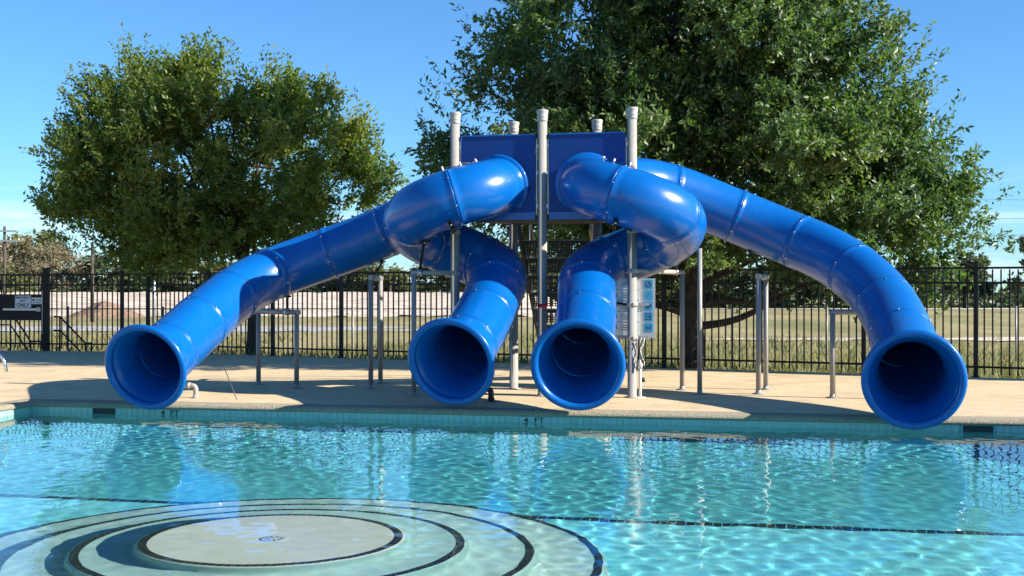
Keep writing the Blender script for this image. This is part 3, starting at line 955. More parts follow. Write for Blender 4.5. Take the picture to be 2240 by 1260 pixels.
def loft(mb, rings, flip=False):
    V, F = [], []
    n = len(rings[0])
    for r in rings: V.extend(r)
    for i in range(len(rings)-1):
        for k in range(n):
            q = (i*n+k, i*n+(k+1) % n, (i+1)*n+(k+1) % n, (i+1)*n+k)
            F.append(q[::-1] if flip else q)
    mb.add(V, F, True)

def build_slide(label, ctrl, seams, group, it=60, spray=None):
    P_ = Path(ctrl, it)
    FL = 0.62
    end = P_.at(P_.L)
    t = thing('tube_slide', label, 'tube slide', (end.x, end.y, 0.0), group)
    body = P_.L-FL
    nsec = max(3, round(body/seams))
    cuts = [body*k/nsec for k in range(nsec+1)]
    g = 0.0025
    for a, b in zip(cuts, cuts[1:]):
        mb = MB()
        a, b = a+g, b-g
        m = max(6, int((b-a)/0.055))
        prof = [(a, RT-0.03), (a, RT+0.004), (a+0.003, RT+0.006), (a+0.016, RT+0.006), (a+0.021, RT)]
        for k in range(1, m): prof.append((a+0.021+(b-a-0.042)*k/m, RT))
        prof += [(b-0.021, RT), (b-0.016, RT+0.006), (b-0.003, RT+0.006), (b, RT+0.004), (b, RT-0.03)]
        loft(mb, [P_.ring(s, r) for s, r in prof])
        inn = [(a, RT-0.03)]+[(a+(b-a)*k/m, RT-0.03) for k in range(1, m)]+[(b, RT-0.03)]
        loft(mb, [P_.ring(s, r) for s, r in inn], True)
        mb.build('tube_section', M['plastic'], t)
    # flared exit with a rolled lip
    mb = MB()
    def rr(f):
        h = max(0.0, (f-0.28)/0.72)
        return RT+0.150*(h**1.9)
    prof = [(body+g, RT-0.03), (body+g, RT+0.004), (body+g+0.003, RT+0.006), (body+0.022, RT+0.006), (body+0.03, RT)]
    for k in range(1, 15):
        f = k/14; prof.append((body+0.03+(FL-0.085)*f, rr(f)))
    s1 = P_.L-0.028; rl = rr(1)-0.002
    for k in range(1, 10):
        a = -math.pi/2+math.pi*1.28*k/9+math.pi/2
        prof.append((s1-0.036+0.056*math.sin(a), rl-0.020+0.050*math.cos(a)))
    last = prof[-1]
    rings = [P_.ring(min(s, P_.L), r, 64) for s, r in prof]
    # beyond the path end the ring is pushed forward along the end tangent
    c, tt, sd, up = P_.frame(P_.L)
    fixed = []
    for (s, r), ring in zip(prof, rings):
        fixed.append([c+tt*(s-P_.L)+sd*(r*math.cos(2*math.pi*k/64))+up*(r*math.sin(2*math.pi*k/64)) for k in range(64)] if s > P_.L-0.06 else ring)
    loft(mb, fixed)
    th = last[0]-0.30                                            # throat: the inner wall opens like a trumpet from here
    inn = [(body+g, RT-0.03), (th-0.10, RT-0.03), (th-0.012, RT-0.03), (th, RT-0.028)]
    for k in range(1, 17):
        f = k/16; inn.append((th+0.30*(1-(1-f)**1.25), RT-0.028+(last[1]-(RT-0.028))*(0.55*f+0.45*f**2.4)))
    ri = []
    for s, r in inn:
        ri.append([c+tt*(s-P_.L)+sd*(r*math.cos(2*math.pi*k/64))+up*(r*math.sin(2*math.pi*k/64)) for k in range(64)] if s > P_.L-0.06 else P_.ring(s, r, 64))
    loft(mb, ri, True)
    mb.build('exit_flare', M['plastic'], t)
    # entry collar against the tower panel
    mb = MB()
    loft(mb, [P_.ring(0.0, RT+0.002), P_.ring(0.0, RT+0.05), P_.ring(0.02, RT+0.05), P_.ring(0.024, RT+0.012), P_.ring(0.03, RT+0.002)])
    mb.build('entry_collar', M['plastic'], t)
    # bolts along the seams
    bb = MB()
    for s in cuts[1:]:
        for k in range(6):
            a = 2*math.pi*(k+0.35)/6
            c, tg, sd, up = P_.frame(s)
            d = sd*math.cos(a)+up*math.sin(a)
            bb.lathe(c+d*(RT+0.006)+tg*0.012, [(0.013, 0), (0.013, 0.006), (0.008, 0.013), (0.0, 0.015)], 7, axis=d)
    q = bb.build('seam_bolts', M['steel'], t); q['kind'] = 'stuff'
    return t, P_, cuts

def spiral(c, R, z0, z1, sense, entry, exit_pts, flat=0.10):
    """entry point, one full turn round the post at c, then the run out to the mouth"""
    pts = [entry]
    a0 = math.atan2(U.y, U.x) if sense < 0 else math.atan2(-U.y, -U.x)
    m = 16
    for k in range(1, m+1):
        f = k/m
        a = a0+sense*2*math.pi*f
        g = f if f > 0.25 else f*0.45+0.55*f*f*4*0.5
        z = z0+(z1-z0)*(f**1.25)
        pts.append(Vector((c.x+R*math.cos(a), c.y+R*math.sin(a), z)))
    return pts+[Vector(p) for p in exit_pts]
GRP = 'blue tube slides on the tower'
ML = (P[0]+P[1])/2; MR = (P[1]+P[2])/2
RS = 0.615
entB = ML+Vector((0, 0, 2.87))
ptsB = spiral(P[0], RS, 2.87, 1.55, -1, entB, [(-0.30, 16.35, 1.24), (-0.47, 15.65, 0.90), (-0.64, 15.10, 0.67), (-0.745, 14.78, 0.565)])
entC = MR+Vector((0, 0, 2.87))
ptsC = spiral(P[2], RS, 2.87, 1.58, +1, entC, [(0.97, 16.0, 1.22), (0.89, 15.35, 0.88), (0.81, 14.75, 0.65), (0.765, 14.38, 0.56)])
entA = (P[0]+Q[0])/2+Vector((0, 0, 2.87))
ptsA = [entA, (-0.86, 17.98, 2.78), (-1.34, 18.24, 2.58), (-1.83, 18.33, 2.33), (-2.39, 18.40, 2.11), (-3.16, 18.36, 1.84), (-3.68, 18.0, 1.60), (-3.98, 17.38, 1.33), (-4.19, 16.72, 1.03), (-4.36, 16.0, 0.73), (-4.46, 15.55, 0.57), (-4.54, 15.22, 0.475)]
entD = (P[2]+Q[1])/2+Vector((0, 0, 2.90))
ptsD = [entD, (1.90, 17.55, 2.93), (2.36, 17.68, 2.84), (3.03, 17.74, 2.58), (3.80, 17.62, 2.25), (4.42, 17.14, 1.92), (4.76, 16.45, 1.52), (4.82, 15.7, 1.16), (4.73, 14.95, 0.84), (4.57, 14.2, 0.59), (4.46, 13.78, 0.50), (4.38, 13.45, 0.455)]
sA, pathA, cutA = build_slide('outer left blue tube slide running down left of the tower', ptsA, 0.90, GRP)
sB, pathB, cutB = build_slide('blue tube slide coiling round the left front post, mouth left of the middle post', ptsB, 0.80, GRP, 30)
sC, pathC, cutC = build_slide('blue tube slide coiling round the right front post, mouth in front of the rules sign', ptsC, 0.80, GRP, 30)
sD, pathD, cutD = build_slide('outer right blue tube slide running down right of the tower', ptsD, 0.95, GRP)

# thin water line with white nozzles over the two upper coils
def spray_line(slide, path, s0, s1, side):
    o = MB(); nz = MB()
    pts = []
    for k in range(13):
        s = s0+(s1-s0)*k/12
        c, t, sd, up = path.frame(s)
        a = math.radians(62+26*k/12) if side > 0 else math.radians(118-26*k/12)
        d = sd*math.cos(a)+up*math.sin(a)
        lift = 0.010+0.022*math.sin(math.pi*((k*0.25) % 1.0))
        pts.append(c+d*(RT+lift))
        if k in (2, 7, 11):
            nz.tube([c+d*(RT-0.005), c+d*(RT+0.06)], 0.014, 8)
    o.tube(pts, 0.0075, 6)
    w = o.build('water_line', M['pvc_dark'], slide)
    q = nz.build('spray_nozzles', M['white_plastic'], w); q['kind'] = 'stuff'
spray_line(sB, pathB, 0.15, 0.95, 1)
spray_line(sC, pathC, 0.15, 0.95, -1)

# ------------------------------------------------------------------ supports
def strap(parent, path, s, ang, tail):
    """black hanger bracket: a plate on the flange and an arm reaching down to its support"""
    c, t, sd, up = path.frame(s)
    d = sd*math.cos(ang)+up*math.sin(ang)
    a = c+d*(RT+0.016)
    mb = MB().box(a, (0.055, 0.17, 0.018), t, d.cross(t), d)
    e = MB()
    br = mb.build('hanger_plate', M['black_metal'], parent)
    e.bar(a, Vector(tail), 0.028, 0.028)
    e.build('hanger_arm', M['black_metal'], br)
    MB().lathe(a+d*0.009, [(0.018, 0), (0.018, 0.008), (0, 0.014)], 8, axis=d).build('hanger_bolt', M['steel'], br)

def leg(parent, x, y, z, r=0.036, name='leg', mat='dark_grey_paint'):
    mb = MB().tube([(x, y, 0.008), (x, y, z)], r, 14)
    l = mb.build(name, M[mat], parent)
    MB().lathe((x, y, 0), [(0.085, 0.002), (0.085, 0.012), (r+0.004, 0.014), (r+0.004, 0.05), (r, 0.055)], 14).build('base_plate', M[mat], l)
    return l

def goal(label, a, b, z, path, s, r=0.036):
    cx, cy = (a[0]+b[0])/2, (a[1]+b[1])/2
    t = thing('slide_support', label, 'support frame', (cx, cy, 0), 'grey support frames under the slides')
    leg(t, a[0], a[1], z, r); leg(t, b[0], b[1], z, r)
    d = (Vector((b[0]-a[0], b[1]-a[1], 0))).normalized()
    A, B = Vector((a[0], a[1], z))-d*(r+0.004), Vector((b[0], b[1], z))+d*(r+0.004)
    MB().tube([A, B], r*1.03, 14).build('crossbar', M['dark_grey_paint'], t)
    for p in (A, B):
        MB().lathe(p, [(r+0.006, -0.012), (r+0.006, 0.012)], 14, axis=d).build('end_cap', M['grey_paint'], t)
    c = path.at(s)
    m = Vector((cx, cy, z))
    # the point of the bar nearest the tube
    f = max(0.06, min(0.94, (Vector((c.x, c.y, 0))-Vector((a[0], a[1], 0))).dot(d)/(Vector((b[0]-a[0], b[1]-a[1], 0))).length))
    hit = Vector((a[0]+(b[0]-a[0])*f, a[1]+(b[1]-a[1])*f, z))
    cl = MB().lathe(hit, [(r+0.001, -0.03), (r+0.014, -0.03), (r+0.014, 0.03), (r+0.001, 0.03)], 14, axis=d)
    cl.build('clamp', M['galv'], t)
    cc, tg, sd, up = path.frame(s)
    v = hit-cc; v -= tg*v.dot(tg); ang = math.atan2(v.dot(up), v.dot(sd))
    strap(t, path, s, ang, hit+Vector((0, 0, r)))
    return t
def s_near(path, x, y):
    best = min(range(path.n+1), key=lambda i: (path.p[i].x-x)**2+(path.p[i].y-y)**2)
    return best/path.n*path.L
goal('goalpost support under the lower bend of the outer left slide', (-3.86, 18.80), (-3.17, 18.17), 1.115, pathA, s_near(pathA, -3.55, 18.4))
goal('goalpost support seen edge on below the upper run of the outer left slide', (-2.07, 18.10), (-2.035, 19.10), 1.625, pathA, s_near(pathA, -2.08, 18.36))
goal('goalpost support seen edge on below the straight run of the outer right slide', (3.42, 17.13), (3.68, 17.90), 1.63, pathD, s_near(pathD, 3.56, 17.66))
goal('low support with its bar ending behind the bend of the outer right slide', (4.29, 16.52), (5.05, 16.30), 1.15, pathD, s_near(pathD, 4.78, 16.36))
def arm(label, post, a, z, path, s, r=0.034, cat='support frame'):
    t = thing('slide_support', label, cat, (a[0], a[1], 0), 'grey support frames under the slides')
    leg(t, a[0], a[1], z, r)
    p0 = Vector((post.x, post.y, z)); p1 = Vector((a[0], a[1], z)); d = (p1-p0).normalized()
    MB().tube([p0+d*0.07, p1+d*(r+0.004)], r, 14).build('crossbar', M['grey_paint'], t)
    hit = p0.lerp(p1, 0.86)
    MB().lathe(hit, [(r+0.001, -0.03), (r+0.014, -0.03), (r+0.014, 0.03), (r+0.001, 0.03)], 14, axis=d).build('clamp', M['galv'], t)
    cc, tg, sd, up = path.frame(s)
    v = hit-cc; v -= tg*v.dot(tg); ang = math.atan2(v.dot(up), v.dot(sd))
    strap(t, path, s, ang, hit+Vector((0, 0, r)))
arm('support arm from the left front post to a leg behind the left inner mouth', P[0], (-1.345, 16.92), 1.68, pathB, s_near(pathB, -1.30, 16.75)*1.0)
arm('support arm from the right front post to a thin leg beside the tree trunk', P[2], (2.46, 17.85), 1.70, pathC, 2.55)
t = thing('slide_support', 'tall slim single post under the right coil of the slides', 'support post', (2.60, 17.10, 0), 'grey support frames under the slides')
leg(t, 2.60, 17.10, 2.02, 0.034)

# clamps and hanger straps where the coils meet their posts
strap(tower, pathB, 0.95, math.radians(-118), P[0]+Vv*0.075+Vector((0, 0, 2.24)))
strap(tower, pathC, 0.95, math.radians(-62), P[2]+Vv*0.075+Vector((0, 0, 2.24)))
strap(tower, pathC, s_near(pathC, 1.62, 17.3) if False else pathC.L*0.60, math.radians(-40), P[2]-U*0.075+Vector((0, 0, 1.25)))

# ------------------------------------------------------------------ rules sign, pipes, wires, pool rail
def build_sign():
    p = P[2]+NB*0.085
    t = thing('rules_sign', 'white slide rules sign with blue icons behind the right front post', 'sign', (p.x, p.y, 0.8))
    o = p+Vector((0, 0, 1.20))+U*0.01
    Wd, Hh = 0.58, 0.80
    MB().box(o, (Wd, 0.010, Hh), U, NB).build('sign_board', M['sign_grey'], t)
    f = o+Vv*0.0065
    MB().box(f-U*0.10, (0.36, 0.003, Hh-0.06), U, NB).build('text_panel', M['sign_white'], t)
    f2 = f+Vv*0.003
    for k in range(5):
        z = 0.32-0.145*k
        ic = MB().box(f+U*0.200+Vector((0, 0, z)), (0.115, 0.003, 0.125), U, NB).build('icon', M['sign_blue'], t)
        g = MB(); c = f+Vv*0.002+U*0.200+Vector((0, 0, z))
        if k == 0:
            g.lathe(c, [(0.040, -0.0008), (0.040, 0.0012), (0.029, 0.0012), (0.029, -0.0008)], 20, axis=Vv)
            g.box(c, (0.055, 0.003, 0.008), (U+Vector((0, 0, 1))).normalized(), NB, (Vector((0, 0, 1))-U).normalized())
        elif k == 2:
            g.bar(c+U*(-0.04)+Vector((0, 0, 0.03)), c+U*0.005+Vector((0, 0, -0.025)), 0.003, 0.018, up=tuple(Vv))
            g.bar(c+U*(-0.045)+Vector((0, 0, 0.03)), c+U*0.005+Vector((0, 0, -0.03)), 0.02, 0.003, up=tuple(Vv))
            g.lathe(c+U*0.028, [(0.018, -0.0008), (0.018, 0.0012), (0.010, 0.0012), (0.010, -0.0008)], 14, axis=Vv)
        elif k == 3:
            for (dx, dz, w, h) in ((0, 0.038, 0.076, 0.008), (0, -0.038, 0.076, 0.008), (0.034, 0, 0.008, 0.07), (-0.034, 0.026, 0.008, 0.018), (-0.034, -0.026, 0.008, 0.018), (-0.012, 0, 0.055, 0.009)):
                g.box(c+U*dx+Vector((0, 0, dz)), (w, 0.002, h), U, NB)
            g.add([c+Vv*0.001+U*0.006+Vector((0, 0, 0.02)), c+Vv*0.001+U*0.026, c+Vv*0.001+U*0.006+Vector((0, 0, -0.02))], [(0, 2, 1)])
        elif k == 1:
            g.bar(c+U*(-0.02)+Vector((0, 0, -0.03)), c+U*0.015+Vector((0, 0, 0.012)), 0.008, 0.002, up=tuple(Vv))
            g.lathe(c+U*0.012+Vector((0, 0, 0.028)), [(0.009, -0.0008), (0.009, 0.0012), (0, 0.0013)], 12, axis=Vv)
        else:
            for dx in (-0.03, 0.03): g.box(c+U*dx, (0.006, 0.002, 0.06), U, NB)
            for dz in (-0.018, 0.006): g.box(c+Vector((0, 0, dz)), (0.05, 0.002, 0.006), U, NB)
        q = g.build('symbol', M['ink'] if k != 1 else M['ink_grey'], ic); q['kind'] = 'stuff'
    ln = MB(); rl = MB()
    for k, num in enumerate('12345'):
        z = 0.32-0.145*k
        text('numeral', num, M['ink'], f2-U*0.235+Vector((0, 0, z)), U, (0, 0, 1), 0.055, t, bold=0.01)
        for j in range(3):
            ln.box(f2+U*(-0.10+rnd.uniform(-0.01, 0.01))+Vector((0, 0, z+0.03-0.03*j)), (0.19-rnd.uniform(0, 0.05), 0.0015, 0.008), U, NB)
        if k: rl.box(f2-U*0.10+Vector((0, 0, z+0.0725)), (0.35, 0.0015, 0.006), U, NB)
    q = ln.build('printed_lines', M['ink_grey'], t); q['kind'] = 'stuff'
    q = rl.build('row_rules', M['ink_grey'], t); q['kind'] = 'stuff'
    for z in (0.80, 1.25): MB().box(P[2]+NB*0.070+Vector((0, 0, z)), (0.42, 0.012, 0.04), U, NB).build('mounting_strap', M['grey_paint'], t)
build_sign()

def elbow(pts, r=0.06, n=7):
    out = [Vector(pts[0])]
    for a, b, c in zip(pts, pts[1:], pts[2:]):
        a, b, c = Vector(a), Vector(b), Vector(c)
        p, q = b+(a-b).normalized()*r, b+(c-b).normalized()*r
        for k in range(n+1):
            t_ = k/n; out.append(p*(1-t_)**2+b*2*t_*(1-t_)+q*t_**2)
    out.append(Vector(pts[-1])); return out
def pipe(label, x, y, dx, mat, r=0.033):
    t = thing('water_pipe', label, 'pipe', (x, y, 0))
    b = MB().tube(elbow([(x-dx, y+0.03, 0.165), (x, y, 0.165), (x, y, 0.0)]), r, 12).build('pipe', M[mat], t)
    MB().lathe((x, y, 0), [(r+0.03, 0.002), (r+0.03, 0.01), (r+0.006, 0.012), (r+0.006, 0.05), (r, 0.05)], 12).build('flange', M[mat], b)
    MB().lathe((x-0.075, y+0.008, 0.165), [(r, 0), (r+0.009, 0.0), (r+0.009, 0.05), (r, 0.05)], 12, axis=(-1, 0.1, 0)).build('coupling', M[mat], b)
pipe('pale water pipe elbow rising from the deck by the outer left mouth', -4.23, 16.52, 0.34, 'grey_paint')
pipe('dark water pipe elbow rising from the deck between the two middle mouths', -0.27, 15.95, 0.36, 'pvc_dark', 0.038)

def build_conduit():
    x, y = P[2].x+0.105, P[2].y-0.02
    t = thing('conduit', 'white pipe with tangled wires standing beside the right front post', 'conduit', (x, y, 0))
    MB().tube([(x, y, 0), (x, y, 0.50)], 0.021, 10).build('pipe', M['white_plastic'], t)
    MB().lathe((x, y, 0.42), [(0.021, -0.03), (0.034, -0.03), (0.034, 0.05), (0.024, 0.055)], 10).build('valve', M['white_plastic'], t)
    MB().lathe((x+0.045, y, 0.24), [(0.022, -0.03), (0.022, 0.03), (0, 0.03)], 10).build('fitting', M['pvc_dark'], t)
    for k in range(4):
        pts = []
        for j in range(14):
            f = j/13
            pts.append((x+0.03*math.sin(5*f+k)+0.02, y-0.06-0.02*math.cos(4*f+k*2), 0.40+0.42*f+0.03*math.sin(9*f+k)))
        MB().tube(pts, 0.006, 6).build('wire', M['white_plastic' if k % 2 else 'pvc_dark'], t)
    MB().box((x, y, 0.006), (0.14, 0.10, 0.012)).build('foot', M['white_plastic'], t)
build_conduit()
gw = MB().tube([(-4.05, 16.9, 0.66), (-3.62, 16.25, 0.0)], 0.006, 6).build('guy_wire', M['pvc_dark'])
props(gw, 'thin dark wire slanting from the outer left slide to the deck', 'wire')

def build_rail():
    t = thing('pool_rail', 'polished steel grab rail loop cut by the left edge of the picture', 'handrail', (-6.95, 16.5, 0))
    for s in (0, 0.48):
        pts = []
        c = Vector((-6.98, 16.62-s, 0.34))
        for k in range(25):
            a = math.radians(-60-300*k/24)
            pts.append((c.x+0.17*math.cos(a), c.y, c.z+0.27*math.sin(a)))
        pts = [(-7.25, c.y, 0.0)]+[(-7.2, c.y, 0.1)]+pts[6:]
        MB().tube(pts, 0.021, 10).build('rail_loop', M['steel'], t)
        MB().lathe((-7.25, c.y, 0), [(0.05, 0.001), (0.05, 0.01), (0.024, 0.02)], 14).build('escutcheon', M['steel'], t)
build_rail()
# ------------------------------------------------------------------ trees
def leaf_mesh(name, centers, dirs, normals, length, width, tint, mat, origin):
    """one folded leaf (four triangles in two halves) per entry"""
    n = len(centers)
    side = np.cross(dirs, normals); side /= np.linalg.norm(side, axis=1, keepdims=True)+1e-9
    L = length[:, None]; W = width[:, None]
    base = centers-origin
    tip = base+dirs*L
    a = base+dirs*L*0.48+side*W*0.5+normals*W*0.16
    b = base+dirs*L*0.48-side*W*0.5+normals*W*0.16
    V = np.stack([base, a, tip, b], 1).reshape(-1, 3)
    i = (np.arange(n)*4)[:, None]
    F = np.concatenate([i+np.array([[0, 2, 1]]), i+np.array([[0, 3, 2]])], 1).reshape(-1, 3)
    me = bpy.data.meshes.new(name)
    me.vertices.add(len(V)); me.vertices.foreach_set('co', V.astype(np.float32).ravel())
    me.loops.add(F.size); me.loops.foreach_set('vertex_index', F.astype(np.int32).ravel())
    me.polygons.add(len(F)); me.polygons.foreach_set('loop_start', np.arange(0, F.size, 3, dtype=np.int32))
    at = me.attributes.new('tint', 'FLOAT', 'FACE'); at.data.foreach_set('value', np.repeat(np.clip(tint, 0, 1), 2).astype(np.float32))
    me.materials.append(mat); me.update(calc_edges=True); me.validate()
    return me

def unit(v): return v/(np.linalg.norm(v, axis=-1, keepdims=True)+1e-9)

def crown_points(r, blobs, n, lo=0.55):
    """shoot bases spread through a union of ellipsoids, thicker towards the skin"""
    vol = np.array([b[1][0]*b[1][1]*b[1][2] for b in blobs])**0.75
    k = r.choice(len(blobs), n, p=vol/vol.sum())
    c = np.array([b[0] for b in blobs])[k]; ra = np.array([b[1] for b in blobs])[k]
    d = unit(r.normal(size=(n, 3)))
    rho = lo+(1-lo)*r.random(n)**0.6
    p = c+d*ra*rho[:, None]
    out = unit(d/ra)
    return p, out

def make_tree(name, label, cat, base, trunk_r, trunk_pts, blobs, nshoot, per, leaf_len, mat, seed, group=None, shoot_len=(0.35, 0.8), zmin=None, tint0=0.35, limbs=26, leafw=0.42, lo=0.5, up=0.35, clump=22, csize=0.30, leaders=0):
    r = np.random.default_rng(seed)
    t = thing(name, label, cat, base, group)
    org = np.array(base, float)
    nc = max(12, nshoot//clump)
    pc, oc = crown_points(r, blobs, nc, lo)
    pick = r.integers(0, nc, nshoot)
    p = pc[pick]+r.normal(0, 1, (nshoot, 3))*np.array([csize, csize, csize*0.72]); out = oc[pick]
    if leaders:
        pl, ol = crown_points(r, blobs, leaders, 0.97)
        p = np.concatenate([p, pl]); out = np.concatenate([out, ol])
    isl = np.arange(len(p)) >= nshoot
    if zmin is not None:
        keep = p[:, 2] > zmin+r.normal(0, 0.15, len(p)); p, out, isl = p[keep], out[keep], isl[keep]
    m = len(p)
    # clumps: each shoot leans with its neighbourhood, so light and dark masses form
    dirs = unit(out*0.9+np.array([0, 0, up])+r.normal(0, 0.45, (m, 3)))
    sl = r.uniform(*shoot_len, m)
    sl[isl] *= 1.35
    dirs[isl] = unit(out[isl]*0.8+np.array([0, 0, up+0.35])+r.normal(0, 0.25, (int(isl.sum()), 3)))
    f = (np.arange(per)+r.random((m, per)))/per
    cen = p[:, None, :]+dirs[:, None, :]*(f*sl[:, None])[..., None]+r.normal(0, 0.035, (m, per, 3))*(1+0*f[..., None])
    ld = unit(dirs[:, None, :]*0.55+r.normal(0, 0.75, (m, per, 3))+np.array([0, 0, -0.12]))
    ln = unit(r.normal(0, 0.60, (m, per, 3))+out[:, None, :]*0.85+np.array([0, 0, 0.35]))
    ln = unit(ln-ld*(ln*ld).sum(-1, keepdims=True))
    ll = leaf_len*r.uniform(0.65, 1.25, (m, per))
    patch = 0.5+0.5*np.sin(p[:, 0]*1.7+seed)*np.sin(p[:, 2]*1.9+1)*np.sin(p[:, 1]*1.3+2)
    tint = tint0+0.55*(patch-0.5)[:, None]+r.normal(0, 0.10, (m, 1))+r.normal(0, 0.09, (m, per))
    me = leaf_mesh('crown', cen.reshape(-1, 3), ld.reshape(-1, 3), ln.reshape(-1, 3), ll.ravel(), (ll*leafw).ravel(), tint.ravel(), mat, org)
    link('crown', me, t)
    # trunk and limbs
    mb = MB()
    tp = [Vector(q) for q in trunk_pts]
    nn = len(tp)
    mb.tube([tp[0]-Vector((0, 0, 0.3))]+tp, [trunk_r*1.7]+[trunk_r*(1.25 if i == 0 else 1-0.45*i/(nn-1)) for i in range(nn)], 14)
    mb.build('trunk', M['bark'], t)
    lb = MB()
    for k in range(limbs):
        tgt = Vector(p[r.integers(m)])
        f0 = r.uniform(0.35, 1.0)
        x = f0*(nn-1); i = min(int(x), nn-2); s = tp[i].lerp(tp[i+1], x-i)
        d = tgt-s
        mid1 = s+d*0.35+Vector((0, 0, -0.06*d.length+r.normal(0, 0.08)))+Vector(r.normal(0, 0.08, 3))
        mid2 = s+d*0.7+Vector((0, 0, 0.03*d.length))+Vector(r.normal(0, 0.10, 3))
        r0 = trunk_r*r.uniform(0.18, 0.42)
        c = catmull([s, mid1, mid2, tgt], 4)
        lb.tube(c, [r0*(1-0.88*j/(len(c)-1)) for j in range(len(c))], 7, cap=False)
        for q in range(3):                                       # side branches
            j = r.integers(3, len(c)-1)
            e = c[j]+Vector(unit(np.array(d)+r.normal(0, 0.8, 3)*d.length))*min(d.length, 3.0)*r.uniform(0.12, 0.28)
            lb.tube([c[j], (c[j]+e)/2+Vector(r.normal(0, 0.06, 3)), e], [r0*0.34, r0*0.22, r0*0.06], 5, cap=False)
    lm = lb.build('limbs', M['bark'], t)
    return t

def ell(x, y, z, a, b, c): return ((x, y, z), (a, b, c))
# the big oak behind the tower and the yellowing oak on the left, both just beyond the fence
bigT = (3.42, 23.3, -0.2)
big_blobs = [ell(2.6, 23.6, 6.6, 2.8, 3.0, 2.8), ell(4.1, 23.4, 6.3, 2.2, 2.8, 2.6), ell(5.5, 23.3, 4.6, 2.2, 2.5, 1.7), ell(6.3, 23.2, 3.7, 1.8, 1.9, 1.2),
             ell(0.3, 23.5, 4.5, 1.7, 2.1, 1.5), ell(2.0, 23.2, 3.9, 2.5, 2.4, 1.6), ell(4.2, 22.9, 4.0, 2.5, 2.2, 1.7), ell(3.0, 23.4, 9.0, 2.4, 2.8, 2.0),
             ell(6.0, 23.4, 5.6, 1.2, 1.8, 1.1), ell(7.5, 23.2, 2.75, 1.0, 1.3, 0.8), ell(7.5, 23.2, 3.9, 0.9, 1.2, 0.7), ell(1.0, 23.5, 6.2, 1.6, 1.9, 1.4), ell(0.6, 23.0, 3.2, 1.6, 1.6, 0.9), ell(5.4, 22.9, 2.9, 1.9, 1.8, 0.9), ell(4.5, 23.0, 2.35, 2.2, 1.6, 0.6), ell(7.4, 23.2, 2.15, 1.15, 1.3, 0.55), ell(2.2, 23.0, 2.3, 1.4, 1.4, 0.5)]
big = make_tree('oak_tree', 'huge dark green oak behind the slide tower with low spreading limbs', 'tree', bigT, 0.20,
          [(3.42, 23.3, -0.2), (3.44, 23.3, 0.6), (3.38, 23.3, 1.4), (3.36, 23.3, 2.4), (3.2, 23.3, 3.8), (3.1, 23.3, 5.6), (3.2, 23.3, 7.4)],
          big_blobs, 9600, 34, 0.122, M['leaf_big'], 21, clump=26, csize=0.25, leaders=460, shoot_len=(0.30, 0.80), zmin=1.58, tint0=0.38, limbs=46)
def low_limbs(t, specs):
    for pts, r0 in specs:
        c = catmull(pts, 6)
        lb = MB().tube(c, [r0*(1-0.75*j/(len(c)-1)) for j in range(len(c))], 10)
        lb.build('low_limb', M['bark'], t)
low_limbs(big, [([(3.42, 23.3, 0.75), (4.1, 23.2, 0.86), (4.7, 23.1, 1.12), (5.4, 23.0, 1.5), (6.3, 23.0, 1.75)], 0.085),
                ([(3.42, 23.3, 1.15), (4.0, 23.25, 1.25), (4.5, 23.2, 1.20), (5.0, 23.1, 1.45), (5.6, 23.1, 2.1)], 0.095),
                ([(3.42, 23.3, 0.95), (2.9, 23.2, 1.12), (2.4, 23.1, 1.25), (1.8, 23.1, 1.55), (1.0, 23.0, 2.2)], 0.08),
                ([(3.42, 23.3, 1.3), (3.9, 23.2, 1.8), (4.4, 23.1, 2.5), (5.2, 23.0, 3.2)], 0.10),
                ([(3.40, 23.3, 1.4), (2.9, 23.2, 1.9), (2.2, 23.2, 2.6), (1.4, 23.2, 3.4)], 0.09)])
leftT = (-6.0, 28.6, -0.25)
left_blobs = [ell(-7.0, 28.8, 4.3, 3.0, 2.7, 1.9), ell(-8.4, 28.8, 5.4, 1.25, 1.5, 1.15), ell(-6.7, 28.8, 5.6, 1.5, 1.7, 1.0), ell(-5.0, 28.7, 4.9, 1.25, 1.5, 1.05), ell(-9.3, 28.7, 4.2, 1.2, 1.4, 1.1),
              ell(-9.7, 28.6, 3.0, 1.1, 1.3, 0.7), ell(-4.2, 28.6, 3.6, 1.0, 1.4, 1.2), ell(-6.6, 28.4, 2.9, 2.4, 2.0, 0.8), ell(-8.6, 28.5, 2.6, 1.6, 1.5, 0.6)]
left = make_tree('oak_tree', 'rounder yellow green oak standing behind the fence on the left', 'tree', leftT, 0.135,
          [(-6.0, 28.6, -0.25), (-6.0, 28.6, 0.8), (-6.1, 28.6, 1.6), (-6.35, 28.65, 2.6), (-6.6, 28.7, 3.8), (-6.7, 28.7, 5.0)],
          left_blobs, 4300, 32, 0.122, M['leaf_left'], 5, clump=26, csize=0.24, leaders=360, shoot_len=(0.30, 0.80), zmin=1.85, tint0=0.43, limbs=40, up=0.6)

